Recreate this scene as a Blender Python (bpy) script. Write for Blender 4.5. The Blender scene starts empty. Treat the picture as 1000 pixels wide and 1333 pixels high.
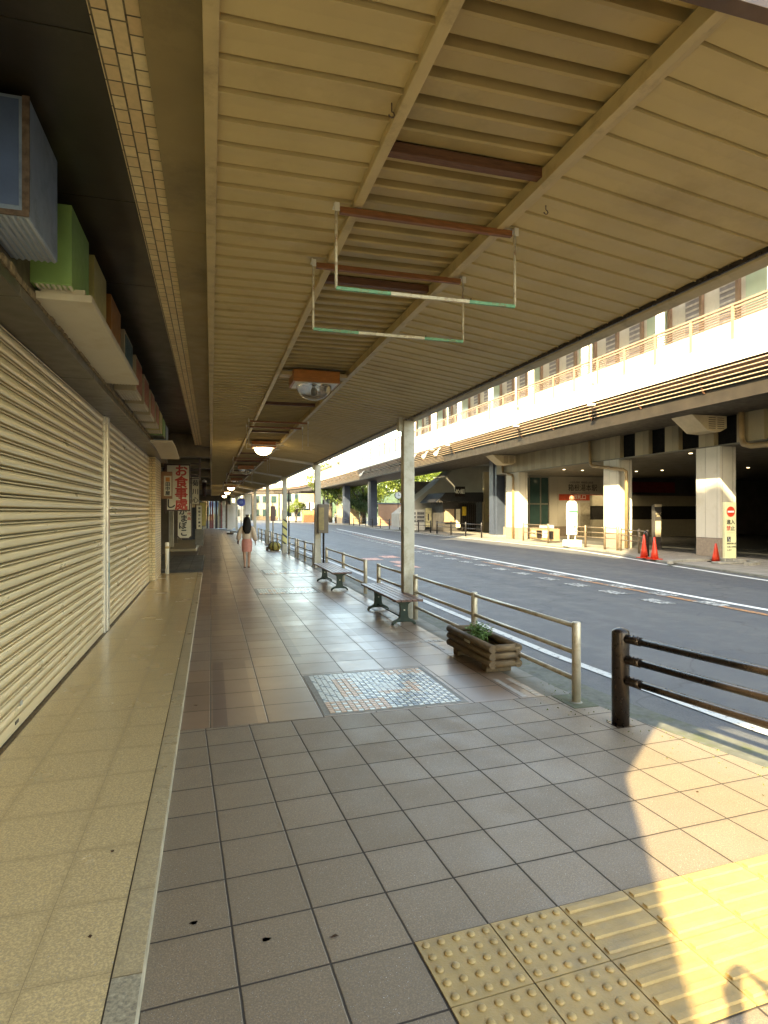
import bpy, bmesh, math, random
from mathutils import Vector, Matrix, noise as mnoise
random.seed(7)
R = math.radians
SC = bpy.context.scene
COL = SC.collection

# ------------------------------------------------------------------ camera, sky, sun, exposure
cam_d = bpy.data.cameras.new("camera"); cam = bpy.data.objects.new("camera", cam_d); COL.objects.link(cam)
cam.location = (0, 0, 1.65); cam.rotation_euler = (R(90), 0, -math.atan(225/785.0))
cam_d.sensor_fit = 'HORIZONTAL'; cam_d.sensor_width = 36; cam_d.lens = 28.26
cam_d.clip_start = 0.05; cam_d.clip_end = 2000
SC.camera = cam

SUN_EL = R(33); SUN_AZ = (0.669, 0.743)          # travel direction of the light in plan
w = bpy.data.worlds.new("World"); SC.world = w; w.use_nodes = True
nt = w.node_tree; nt.nodes.clear()
sky = nt.nodes.new('ShaderNodeTexSky'); sky.sky_type = 'NISHITA'; sky.sun_disc = False
sky.sun_elevation = SUN_EL; sky.sun_rotation = math.atan2(-SUN_AZ[0], -SUN_AZ[1])
sky.air_density = 1.0; sky.dust_density = 1.5
bg = nt.nodes.new('ShaderNodeBackground'); bg.inputs[1].default_value = 0.15
wo = nt.nodes.new('ShaderNodeOutputWorld')
nt.links.new(sky.outputs[0], bg.inputs[0]); nt.links.new(bg.outputs[0], wo.inputs[0])

sun_d = bpy.data.lights.new("sun", 'SUN'); sun_d.energy = 2.5; sun_d.angle = R(0.5); sun_d.color = (1.0, 0.91, 0.69)
sun = bpy.data.objects.new("sun", sun_d); COL.objects.link(sun)
dv = Vector((SUN_AZ[0]*math.cos(SUN_EL), SUN_AZ[1]*math.cos(SUN_EL), -math.sin(SUN_EL)))
sun.rotation_euler = dv.to_track_quat('-Z', 'Y').to_euler(); sun.location = (-20, -22, 20)

SC.view_settings.view_transform = 'Standard'; SC.view_settings.look = 'None'
SC.view_settings.exposure = 3.3; SC.view_settings.gamma = 1.0
SC.view_settings.use_white_balance = True; SC.view_settings.white_balance_temperature = 8800; SC.view_settings.white_balance_tint = 4
SC.cycles.use_denoising = True
SC.cycles.max_bounces = 8; SC.cycles.diffuse_bounces = 6; SC.cycles.glossy_bounces = 3
SC.cycles.sample_clamp_indirect = 8
SC.cycles.caustics_reflective = False; SC.cycles.caustics_refractive = False

# ------------------------------------------------------------------ materials
class NB:
    """small node builder"""
    def __init__(s, name):
        s.m = bpy.data.materials.new(name); s.m.use_nodes = True
        s.t = s.m.node_tree; s.b = s.t.nodes['Principled BSDF']
    def n(s, typ, **kw):
        x = s.t.nodes.new(typ)
        for k, v in kw.items(): setattr(x, k, v)
        return x
    def l(s, a, b): s.t.links.new(a, b)
    def coord(s): return s.n('ShaderNodeTexCoord').outputs['Object']
    def math(s, op, a, b=None, c=None):
        x = s.n('ShaderNodeMath', operation=op)
        for i, v in enumerate((a, b, c)):
            if v is None: continue
            if isinstance(v, (int, float)): x.inputs[i].default_value = v
            else: s.l(v, x.inputs[i])
        return x.outputs[0]
    def noise(s, vec, scale, detail=3, rough=.55):
        x = s.n('ShaderNodeTexNoise'); x.inputs['Scale'].default_value = scale
        x.inputs['Detail'].default_value = detail; x.inputs['Roughness'].default_value = rough
        s.l(vec, x.inputs['Vector']); return x.outputs['Fac']
    def mix(s, f, a, b, mode='MIX'):
        x = s.n('ShaderNodeMix', data_type='RGBA', blend_type=mode)
        if isinstance(f, (int, float)): x.inputs[0].default_value = f
        else: s.l(f, x.inputs[0])
        for i, v in ((6, a), (7, b)):
            if isinstance(v, tuple): x.inputs[i].default_value = (*v[:3], 1)
            else: s.l(v, x.inputs[i])
        return x.outputs[2]
    def ramp(s, f, p0, p1, v0=0.0, v1=1.0):
        x = s.n('ShaderNodeMapRange'); s.l(f, x.inputs[0])
        x.inputs[1].default_value = p0; x.inputs[2].default_value = p1
        x.inputs[3].default_value = v0; x.inputs[4].default_value = v1
        return x.outputs[0]
    def bump(s, h, strength=.3, dist=.01):
        x = s.n('ShaderNodeBump'); x.inputs['Strength'].default_value = strength; x.inputs['Distance'].default_value = dist
        s.l(h, x.inputs['Height']); s.l(x.outputs[0], s.b.inputs['Normal'])

MATS = {}
def mat(name, col, rough=.6, metal=0.0, var=.25, scale=6.0, grime=None, gscale=1.3, bump=.08, bscale=60, spec=.5, coat=0.0, stretch=None):
    if name in MATS: return MATS[name]
    k = NB(name); c = k.coord()
    if stretch:
        mp = k.n('ShaderNodeMapping'); mp.inputs['Scale'].default_value = stretch; k.l(c, mp.inputs[0]); c = mp.outputs[0]
    f = k.ramp(k.noise(c, scale, 5), .3, .7)
    dark = tuple(max(0, x*(1-var)) for x in col); light = tuple(min(1, x*(1+var*.6)) for x in col)
    out = k.mix(f, dark, light)
    if grime:
        g = k.ramp(k.noise(c, gscale, 7, .7), .52, .72)
        out = k.mix(g, out, grime)
    k.l(out, k.b.inputs['Base Color'])
    k.l(k.ramp(k.noise(c, scale*2.3, 4), .3, .7, max(.03, rough*.8), min(1, rough*1.15)), k.b.inputs['Roughness'])
    k.b.inputs['Metallic'].default_value = metal
    k.b.inputs['Specular IOR Level'].default_value = spec
    if coat: k.b.inputs['Coat Weight'].default_value = coat
    if bump: k.bump(k.noise(c, bscale, 3), bump, .004)
    MATS[name] = k.m; return k.m

def emis(name, col, strength):
    if name in MATS: return MATS[name]
    k = NB(name); k.b.inputs['Base Color'].default_value = (*col, 1)
    k.b.inputs['Emission Color'].default_value = (*col, 1); k.b.inputs['Emission Strength'].default_value = strength
    MATS[name] = k.m; return k.m

def tile_mat(name, cols, px, py, ox, oy, rot, jw, jcol, rough, rvar=.1, speck=.2, sscale=160, wear=.35, bump=.5, extra=None):
    """square tiles with joints on a horizontal sheet (object coordinates = world metres)"""
    k = NB(name); c = k.coord()
    mp = k.n('ShaderNodeMapping', vector_type='TEXTURE'); mp.inputs['Location'].default_value = (ox, oy, 0); mp.inputs['Rotation'].default_value = (0, 0, rot)
    k.l(c, mp.inputs[0])
    sp = k.n('ShaderNodeSeparateXYZ'); k.l(mp.outputs[0], sp.inputs[0])
    # slightly wandering joints
    wob = k.ramp(k.noise(c, 9, 2), 0, 1, -.0025, .0025)
    tx = k.math('DIVIDE', k.math('ADD', sp.outputs[0], wob), px); ty = k.math('DIVIDE', k.math('ADD', sp.outputs[1], wob), py)
    fx = k.math('FRACT', tx); fy = k.math('FRACT', ty)
    dx = k.math('MULTIPLY', k.math('SUBTRACT', .5, k.math('ABSOLUTE', k.math('SUBTRACT', fx, .5))), px)
    dy = k.math('MULTIPLY', k.math('SUBTRACT', .5, k.math('ABSOLUTE', k.math('SUBTRACT', fy, .5))), py)
    d = k.math('MINIMUM', dx, dy)
    joint = k.ramp(d, jw*.75, jw*1.15, 1, 0)
    cell = k.n('ShaderNodeCombineXYZ'); k.l(k.math('FLOOR', tx), cell.inputs[0]); k.l(k.math('FLOOR', ty), cell.inputs[1])
    wn = k.n('ShaderNodeTexWhiteNoise'); k.l(cell.outputs[0], wn.inputs[0])
    base = k.mix(wn.outputs[0], cols[0], cols[1])
    if extra: base = extra(k, base, sp, wn, fx, fy)
    sn = k.noise(c, sscale, 2, .7)
    base = k.mix(k.ramp(sn, .35, .65, 0, speck), base, (.06, .05, .045))
    base = k.mix(k.ramp(sn, .62, .75, 0, speck*1.1), base, (.75, .70, .62))
    blot = k.ramp(k.noise(c, 1.1, 6, .65), .35, .7, 0, wear)
    base = k.mix(blot, base, tuple(x*.62 for x in cols[0]))
    st = k.ramp(k.noise(c, 5.5, 6, .75), .50, .85, 0, wear*.8)
    base = k.mix(st, base, tuple(x*.5 for x in cols[1]))
    edge = k.ramp(k.math('ADD', d, k.ramp(k.noise(c, 25, 4), .3, .7, -.02, .02)), 0, .035, .35, 0)
    base = k.mix(edge, base, tuple(x*.5 for x in cols[0]))
    k.l(k.mix(joint, base, jcol), k.b.inputs['Base Color'])
    rr = k.ramp(k.noise(c, 3.2, 5), .3, .7, rough-rvar, rough+rvar)
    rr = k.math('ADD', rr, k.math('MULTIPLY', joint, .4))
    k.l(k.math('ADD', rr, k.math('MULTIPLY', wn.outputs[0], .06)), k.b.inputs['Roughness'])
    h = k.math('ADD', k.ramp(d, jw*.6, jw*1.6, 0, 1), k.math('MULTIPLY', sn, .18))
    # every tile sits at a slightly different tilt
    h = k.math('ADD', h, k.math('MULTIPLY', k.math('MULTIPLY', k.math('SUBTRACT', wn.outputs[0], .5), fy), .25))
    k.bump(h, bump, .004)
    MATS[name] = k.m; return k.m

def asphalt_mat():
    k = NB('asphalt'); c = k.coord()
    n1 = k.noise(c, 220, 3, .8); n2 = k.noise(c, .35, 5, .6); n3 = k.noise(c, 2.2, 6, .7)
    base = k.mix(k.ramp(k.math('ADD', k.math('MULTIPLY', n1, .5), k.math('MULTIPLY', k.noise(c, 70, 2, .7), .5)), .38, .62), (.038, .040, .045), (.095, .098, .105))
    base = k.mix(k.ramp(n2, .35, .65, 0, .5), base, (.07, .07, .075))
    mp = k.n('ShaderNodeMapping'); mp.inputs['Scale'].default_value = (1.1, .05, 1); k.l(c, mp.inputs[0])
    base = k.mix(k.ramp(k.noise(mp.outputs[0], 1.0, 4, .6), .42, .66, 0, .5), base, (.115, .112, .105))
    base = k.mix(k.ramp(n3, .56, .72, 0, .5), base, (.13, .128, .122))
    v = k.n('ShaderNodeTexVoronoi', feature='DISTANCE_TO_EDGE'); v.inputs['Scale'].default_value = .28
    wv = k.n('ShaderNodeVectorMath', operation='ADD'); k.l(c, wv.inputs[0])
    nn = k.n('ShaderNodeTexNoise'); nn.inputs['Scale'].default_value = 1.5; k.l(c, nn.inputs['Vector']); k.l(nn.outputs['Color'], wv.inputs[1])
    k.l(wv.outputs[0], v.inputs['Vector'])
    base = k.mix(k.ramp(v.outputs['Distance'], 0, .006, .7, 0), base, (.03, .03, .03))
    k.l(base, k.b.inputs['Base Color'])
    k.l(k.ramp(n3, .3, .7, .55, .8), k.b.inputs['Roughness'])
    k.bump(n1, .5, .006)
    MATS['asphalt'] = k.m; return k.m

def worn_paint(name, col, thr=.5):
    """road paint: worn through to asphalt where the noise says so"""
    k = NB(name); c = k.coord()
    n1 = k.noise(c, 14, 6, .75); n2 = k.noise(c, 200, 2)
    f = k.ramp(n1, thr, thr+.08)
    k.l(k.mix(f, k.mix(k.ramp(n2, .3, .7), tuple(x*.85 for x in col), col), (.085, .087, .09)), k.b.inputs['Base Color'])
    k.b.inputs['Roughness'].default_value = .65; k.bump(n2, .2, .003)
    MATS[name] = k.m; return k.m

def brick_strip_mat(name, vert=False):
    """stack of long and short cream facing tiles; object coords"""
    k = NB(name); c = k.coord(); sp = k.n('ShaderNodeSeparateXYZ'); k.l(c, sp.inputs[0])
    cb = k.n('ShaderNodeCombineXYZ')
    if vert: k.l(k.math('ADD', sp.outputs[1], sp.outputs[0]), cb.inputs[0]); k.l(sp.outputs[2], cb.inputs[1])
    else: k.l(sp.outputs[1], cb.inputs[0]); k.l(k.math('ADD', sp.outputs[0], .424), cb.inputs[1])
    b = k.n('ShaderNodeTexBrick'); k.l(cb.outputs[0], b.inputs['Vector'])
    b.inputs['Scale'].default_value = 1.0; b.inputs['Brick Width'].default_value = .17; b.inputs['Row Height'].default_value = .059
    b.inputs['Mortar Size'].default_value = .004; b.inputs['Mortar Smooth'].default_value = .1
    b.squash = .55; b.squash_frequency = 2; b.offset = .37
    b.inputs['Color1'].default_value = (.80, .66, .40, 1); b.inputs['Color2'].default_value = (.66, .48, .27, 1)
    b.inputs['Mortar'].default_value = (.05, .035, .02, 1)
    n = k.noise(c, 30, 4)
    k.l(k.mix(k.ramp(n, .35, .7, 0, .4), b.outputs['Color'], (.42, .33, .18)), k.b.inputs['Base Color'])
    k.b.inputs['Roughness'].default_value = .35
    k.bump(k.math('SUBTRACT', 1, b.outputs['Fac']), .8, .004)
    MATS[name] = k.m; return k.m

CREAM = mat('ceiling_cream', (.56, .44, .225), .5, var=.08, scale=2.5, grime=(.41, .305, .15), gscale=1.0, bump=.05)
CREAM2 = mat('ceiling_beam_paint', (.55, .43, .23), .5, var=.12, scale=5, grime=(.30, .22, .12), gscale=3)
BAND = mat('brown_panel', (.29, .22, .105), .45, var=.12, scale=3, grime=(.16, .12, .06))
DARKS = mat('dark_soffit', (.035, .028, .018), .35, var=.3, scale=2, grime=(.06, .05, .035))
HEADM = mat('header_metal', (.12, .105, .08), .35, var=.2, scale=3, metal=.3, grime=(.08, .06, .04))
WOODR = mat('red_brown_wood', (.26, .10, .035), .5, var=.35, scale=12, stretch=(1, 8, 8), grime=(.16, .06, .03))
WOODD = mat('dark_timber', (.14, .06, .03), .6, var=.4, scale=12, stretch=(1, 8, 8))
ORANGE = mat('lamp_box_wood', (.42, .15, .035), .35, var=.25, scale=8, stretch=(1, 5, 5))
RODW = mat('rusty_white_paint', (.62, .58, .48), .5, var=.1, scale=30, grime=(.25, .11, .05), gscale=16, bump=.2)
RODG = mat('rusty_green_paint', (.14, .38, .24), .5, var=.2, scale=30, grime=(.24, .10, .04), gscale=18, bump=.2)
SHUT = mat('shutter_paint', (.73, .605, .385), .33, var=.05, scale=1.0, metal=.1, bump=0, stretch=(1, .5, 2.5))
ALU = mat('aluminium', (.50, .46, .40), .32, metal=.8, var=.12, scale=10)
RAILS = mat('painted_beige_steel', (.52, .45, .34), .38, metal=.35, var=.15, scale=8, grime=(.32, .24, .15), gscale=7)
COLP = mat('column_paint', (.46, .42, .33), .45, var=.12, scale=4, grime=(.28, .23, .15), gscale=3)
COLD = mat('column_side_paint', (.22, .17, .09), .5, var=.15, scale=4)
BLKM = mat('dark_brown_metal', (.035, .024, .018), .3, metal=.5, var=.3, scale=10)
DGREEN = mat('dark_green_iron', (.012, .028, .02), .4, metal=.3, var=.3, scale=14)
SLAT = mat('bench_slat_wood', (.15, .075, .055), .42, var=.35, scale=9, stretch=(9, 1, 9), bump=.3, bscale=40)
LOG = mat('log_wood', (.12, .075, .035), .7, var=.45, scale=9, stretch=(6, 1, 6), grime=(.05, .035, .02), gscale=5, bump=.5, bscale=35)
LOGE = mat('log_wood_end', (.17, .11, .055), .75, var=.45, scale=9, stretch=(1, 6, 6), grime=(.07, .05, .03), gscale=5, bump=.5, bscale=35)
SOIL = mat('soil', (.04, .028, .018), .95, var=.5, scale=30, bump=1, bscale=60)
LEAFM = mat('planter_leaf', (.09, .17, .035), .5, var=.5, scale=20, bump=0)
CONC = mat('concrete', (.26, .245, .21), .8, var=.2, scale=5, grime=(.15, .14, .11), gscale=3, bump=.4, bscale=90)
KERBM = mat('mossy_kerb_stone', (.20, .185, .145), .8, var=.25, scale=6, grime=(.09, .095, .045), gscale=4, bump=.5, bscale=80)
GUTM = mat('mossy_gutter', (.105, .105, .085), .85, var=.3, scale=8, grime=(.07, .08, .03), gscale=5, bump=.6, bscale=90)
WHITEP = mat('white_paint', (.78, .76, .70), .4, var=.06, scale=4, grime=(.6, .56, .46), gscale=2)
CREAMP = mat('cream_sign_face', (.68, .63, .50), .4, var=.05, scale=3, grime=(.5, .44, .3), gscale=3)
SLABW = mat('white_awning_panel', (.66, .60, .49), .45, var=.06, scale=2, grime=(.56, .47, .33), gscale=1.6)
REDP = mat('red_letters', (.48, .03, .02), .5, var=.12, scale=20)
BLKP = mat('black_letters', (.025, .022, .022), .5, var=.1)
BLUE = mat('blue_box_face', (.25, .33, .46), .4, var=.12, scale=6, grime=(.09, .14, .22), gscale=4)
BLUED = mat('faded_blue_panel', (.09, .14, .27), .45, var=.2, scale=6)
GREENB = mat('green_box_face', (.28, .48, .17), .4, var=.12, scale=6)
YELB = mat('yellow_box_face', (.55, .48, .20), .4, var=.12, scale=6)
ORB = mat('orange_box_face', (.45, .20, .06), .4, var=.15, scale=6)
PINKB = mat('beige_box_face', (.48, .40, .27), .45, var=.1, scale=6)
TEALB = mat('teal_box_face', (.06, .13, .14), .4, var=.15, scale=6)
REDB = mat('faded_red_box_face', (.40, .13, .07), .45, var=.15, scale=6)
RUST = mat('rusty_frame', (.16, .11, .08), .7, var=.5, scale=30, grime=(.10, .05, .03), gscale=20, bump=.4)
RUBB = mat('crumbling_mortar', (.30, .23, .14), .9, var=.6, scale=26, grime=(.08, .05, .03), gscale=12, bump=1.0, bscale=50)
NAVY = mat('dark_blue_steel', (.06, .075, .11), .4, metal=.3, var=.2, scale=2)
STW = mat('station_white_panel', (.55, .52, .46), .5, var=.05, scale=2, grime=(.46, .42, .34), gscale=1)
STB = mat('station_stone_base', (.26, .21, .17), .7, var=.2, scale=10)
PAN1 = mat('facade_beige_panel', (.30, .245, .15), .5, var=.08, scale=2)
PAN2 = mat('facade_tan_panel', (.245, .195, .115), .5, var=.08, scale=2)
DARKV = mat('dark_opening', (.010, .009, .008), .85, var=.3, spec=.1)
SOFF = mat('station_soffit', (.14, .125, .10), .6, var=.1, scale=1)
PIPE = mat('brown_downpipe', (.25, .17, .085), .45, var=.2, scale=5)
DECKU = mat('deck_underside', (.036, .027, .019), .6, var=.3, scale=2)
DECKW = mat('deck_white_fascia', (.80, .76, .68), .45, var=.05, scale=2)
LOUV = mat('deck_louvre_steel', (.58, .44, .32), .4, var=.15, scale=6)
RAILB = mat('brown_railing', (.30, .20, .14), .45, var=.2, scale=5)
GLASSG = mat('pale_green_panel', (.55, .66, .52), .15, var=.05, scale=2)
WINB = mat('window_blind', (.30, .28, .30), .5, var=.2, scale=3)
GLASSD = mat('dark_glass', (.03, .055, .055), .08, var=.3, scale=1.5, bump=0)
REDC = mat('red_cone_plastic', (.62, .045, .02), .4, var=.12, scale=8)
SIGNY = mat('pale_yellow_sign', (.62, .60, .36), .4, var=.06, scale=3)
ORP = worn_paint('worn_orange_paint', (.50, .22, .08), .49)
WHP = worn_paint('worn_white_paint', (.80, .79, .75), .58)
WHP2 = worn_paint('very_worn_white_paint', (.60, .59, .55), .43)
ASPH = asphalt_mat()
BRK = brick_strip_mat('cream_strip_tile'); BRKV = brick_strip_mat('cream_pillar_tile', True)
GLOW = emis('lamp_glow', (1.0, .84, .58), 1.6)
BULB = emis('small_downlight', (1.0, .85, .6), .9)
def glass(name, col, rough=.25, trans=.85):
    k = NB(name); k.b.inputs['Base Color'].default_value = (*col, 1); k.b.inputs['Roughness'].default_value = rough
    k.b.inputs['Transmission Weight'].default_value = trans; k.b.inputs['IOR'].default_value = 1.25
    c = k.coord(); k.bump(k.noise(c, 12, 3), .1, .01); return k.m
DOMEG = glass('cloudy_dome', (.85, .80, .70), .18, .85)

# ------------------------------------------------------------------ mesh helpers
class MB:
    def __init__(s): s.bm = bmesh.new()
    def box(s, x0, x1, y0, y1, z0, z1, M=None):
        vs = [s.bm.verts.new((x, y, z)) for x in (x0, x1) for y in (y0, y1) for z in (z0, z1)]
        if M is not None:
            for v in vs: v.co = M @ v.co
        for f in ((0,1,3,2),(4,6,7,5),(0,4,5,1),(2,3,7,6),(0,2,6,4),(1,5,7,3)): s.bm.faces.new([vs[i] for i in f])
        return s
    def tube(s, p0, p1, r, seg=12, r1=None, caps=True):
        p0 = Vector(p0); p1 = Vector(p1); d = (p1-p0).normalized(); r1 = r if r1 is None else r1
        u = d.cross(Vector((0, 0, 1)) if abs(d.z) < .9 else Vector((1, 0, 0))).normalized(); v = d.cross(u)
        A = []; B = []
        for i in range(seg):
            a = 2*math.pi*i/seg; o = u*math.cos(a)+v*math.sin(a)
            A.append(s.bm.verts.new(p0+o*r)); B.append(s.bm.verts.new(p1+o*r1))
        for i in range(seg):
            f = s.bm.faces.new((A[i], A[(i+1) % seg], B[(i+1) % seg], B[i])); f.smooth = True
        if caps: s.bm.faces.new(A[::-1]); s.bm.faces.new(B)
        return s
    def path(s, pts, r, seg=10):
        pts = [Vector(p) for p in pts]
        rings = []
        for i, p in enumerate(pts):
            d = (pts[min(i+1, len(pts)-1)]-pts[max(i-1, 0)]).normalized()
            u = d.cross(Vector((0, 0, 1)) if abs(d.z) < .9 else Vector((1, .2, 0))).normalized()
            if i and u.dot(pu) < 0: u = -u
            if i:  # keep the frame steady round bends
                u = (pu - d*pu.dot(d)); u = u.normalized() if u.length > 1e-4 else d.orthogonal().normalized()
            pu = u; v = d.cross(u)
            rings.append([s.bm.verts.new(p+(u*math.cos(2*math.pi*j/seg)+v*math.sin(2*math.pi*j/seg))*r) for j in range(seg)])
        for a, b in zip(rings, rings[1:]):
            for j in range(seg):
                f = s.bm.faces.new((a[j], a[(j+1) % seg], b[(j+1) % seg], b[j])); f.smooth = True
        s.bm.faces.new(rings[0][::-1]); s.bm.faces.new(rings[-1]); return s
    def lathe(s, prof, c, seg=24, ax='Z', smooth=True, sq=None):
        rings = []
        for r, h in prof:
            ring = []
            for j in range(seg):
                a = 2*math.pi*j/seg
                ring.append(s.bm.verts.new((c[0]+r*math.cos(a), c[1]+r*math.sin(a)*(sq or 1), c[2]+h)))
            rings.append(ring)
        for a, b in zip(rings, rings[1:]):
            for j in range(seg):
                f = s.bm.faces.new((a[j], a[(j+1) % seg], b[(j+1) % seg], b[j])); f.smooth = smooth
        if prof[0][0] > 1e-4: s.bm.faces.new(rings[0][::-1])
        if prof[-1][0] > 1e-4: s.bm.faces.new(rings[-1])
        return s
    def prism(s, poly, fn, a, b):
        """poly = 2-D outline, fn(u, v, t) -> xyz, swept from t=a to t=b"""
        A = [s.bm.verts.new(fn(u, v, a)) for u, v in poly]; B = [s.bm.verts.new(fn(u, v, b)) for u, v in poly]
        n = len(poly)
        for i in range(n): s.bm.faces.new((A[i], A[(i+1) % n], B[(i+1) % n], B[i]))
        s.bm.faces.new(A[::-1]); s.bm.faces.new(B); return s
    def sweep(s, prof, path, closed=False, smooth=False):
        """open profile [(offset across to the right, z)] along a plan path"""
        rows = []
        for i, p in enumerate(path):
            a = Vector(path[max(i-1, 0)]); b = Vector(path[min(i+1, len(path)-1)]); d = (b-a).normalized(); nrm = Vector((d.y, -d.x))
            rows.append([s.bm.verts.new((p[0]+nrm.x*o, p[1]+nrm.y*o, z)) for o, z in prof])
        m = len(prof)
        for a, b in zip(rows, rows[1:]):
            for j in range(m if closed else m-1):
                f = s.bm.faces.new((a[j], a[(j+1) % m], b[(j+1) % m], b[j])); f.smooth = smooth
        if closed: s.bm.faces.new(rows[0]); s.bm.faces.new(rows[-1][::-1])
        return s
    def quad(s, *p):
        s.bm.faces.new([s.bm.verts.new(q) for q in p]); return s
    def build(s, name, m, parent=None, bevel=0.0, label=None):
        me = bpy.data.meshes.new(name)
        bmesh.ops.recalc_face_normals(s.bm, faces=s.bm.faces)
        if bevel:
            es = [e for e in s.bm.edges if len(e.link_faces) == 2 and e.calc_face_angle(0) > R(50)]
            bmesh.ops.bevel(s.bm, geom=es, offset=bevel, segments=2, affect='EDGES', clamp_overlap=True, profile=.6)
        if parent is not None:
            L = root_loc(parent)
            for v in s.bm.verts: v.co -= L
        s.bm.to_mesh(me); s.bm.free()
        o = bpy.data.objects.new(name, me); COL.objects.link(o); me.materials.append(m)
        if parent is not None: o.parent = parent
        if label: o['label'] = label
        return o

def root_loc(o):
    L = Vector(o.location)
    while o.parent is not None: o = o.parent; L = L + Vector(o.location)
    return L
def tag(o, label, cat, group=None):
    o['label'] = label; o['category'] = cat
    if group: o['group'] = group
    return o
def thing(name, label, cat, loc, group=None):
    o = bpy.data.objects.new(name, None); COL.objects.link(o); o.location = loc; o.empty_display_size = .2
    return tag(o, label, cat, group)
def structure(o): o['kind'] = 'structure'; return o
def copy_tree(o, loc=None, label=None, parent=None):
    c = o.copy(); COL.objects.link(c); c.parent = parent
    if loc is not None: c.location = loc
    if label: c['label'] = label
    for ch in list(o.children): copy_tree(ch, None, None, c)
    return c
def text(name, body, size, loc, rot, m, parent, thick=.002, bold=0.0, align='CENTER', sx=1.0, space=1.0):
    B_ = bold; bold = 0.0
    cu = bpy.data.curves.new(name, 'FONT'); cu.body = body; cu.size = size; cu.extrude = thick; cu.offset = bold
    cu.align_x = align; cu.align_y = 'CENTER'; cu.space_line = space; cu.resolution_u = 3
    t = bpy.data.objects.new(name, cu); COL.objects.link(t)
    bpy.context.view_layer.update()
    me = bpy.data.meshes.new_from_object(t.evaluated_get(bpy.context.evaluated_depsgraph_get()))
    bpy.data.objects.remove(t); bpy.data.curves.remove(cu)
    if B_:    # heavier strokes: overlay shifted copies of the glyph faces
        bm = bmesh.new(); src = me.copy()
        for k in range(6):
            a = k*math.pi/3; src2 = src.copy(); src2.transform(Matrix.Translation((B_*math.cos(a), B_*math.sin(a), -.00025*k))); bm.from_mesh(src2); bpy.data.meshes.remove(src2)
        bm.to_mesh(me); bm.free(); bpy.data.meshes.remove(src)
    M = Matrix.Translation(Vector(loc)) @ Matrix.Rotation(rot[2], 4, 'Z') @ Matrix.Rotation(rot[0], 4, 'X') @ Matrix.Diagonal((sx, 1, 1, 1))
    if parent is not None: M = Matrix.Translation(-root_loc(parent)) @ M
    me.transform(M); me.materials.clear(); me.materials.append(m)
    o = bpy.data.objects.new(name, me); COL.objects.link(o); o.parent = parent; return o
FACE_Y = (R(90), 0, 0)          # reads from -y
FACE_X = (R(90), 0, R(-90))     # reads from -x

def leafcloud(mb, blobs, n, size, rnd, flat=.5):
    """blobs: (centre, radii); leaf faces spread through the volume, denser to the skin"""
    bm = mb.bm
    for i in range(n):
        c, r = blobs[rnd.randrange(len(blobs))]
        while True:
            d = Vector((rnd.uniform(-1, 1), rnd.uniform(-1, 1), rnd.uniform(-1, 1)))
            if .05 < d.length < 1: break
        d = d.normalized()*(rnd.random()**.45)
        k = 1 + .35*mnoise.noise(Vector(c)*.7 + d*2.1)
        p = Vector((c[0]+d.x*r[0]*k, c[1]+d.y*r[1]*k, c[2]+d.z*r[2]*k))
        nrm = (d + Vector((rnd.uniform(-1, 1), rnd.uniform(-1, 1), rnd.uniform(-.3, 1)))).normalized()
        u = nrm.orthogonal().normalized(); u = Matrix.Rotation(rnd.uniform(0, 6.3), 3, nrm) @ u; v = nrm.cross(u)
        s = size*rnd.uniform(.6, 1.3)
        bm.faces.new([bm.verts.new(p+u*s), bm.verts.new(p+v*s*flat), bm.verts.new(p-u*s), bm.verts.new(p-v*s*flat)])
    return mb

# ------------------------------------------------------------------ ground, road, pavements
m = MB(); m.box(-400, 400, -300, 900, -.5, -.30)
structure(m.build('ground', mat('far_earth', (.10, .10, .08), .9)))

KERB = [(4.6, -6), (4.15, 0), (3.72, 2.0), (3.46, 3.06), (3.30, 3.85), (3.19, 4.42), (3.13, 5.0), (3.10, 7), (3.14, 10), (3.2, 18), (3.1, 25), (2.9, 34), (2.3, 46), (1.0, 60), (-2, 76), (-8, 92)]
FARK = [(12.2, -6), (12.9, 8), (13.9, 13), (14.7, 17.2), (15.2, 19), (16.2, 22), (16.5, 25), (16.2, 33), (16.2, 47), (16.6, 62), (16.6, 76), (13, 92), (9, 104)]
m = MB()   # road sheet
vs = [m.bm.verts.new((x, y, -.06)) for x, y in KERB] + [m.bm.verts.new((x, y, -.06)) for x, y in ((-20, 104), (-20, 118), (20, 118))] + [m.bm.verts.new((x, y, -.06)) for x, y in FARK[::-1]]
f = m.bm.faces.new(vs); bmesh.ops.triangulate(m.bm, faces=[f])
structure(m.build('road', ASPH))

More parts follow.
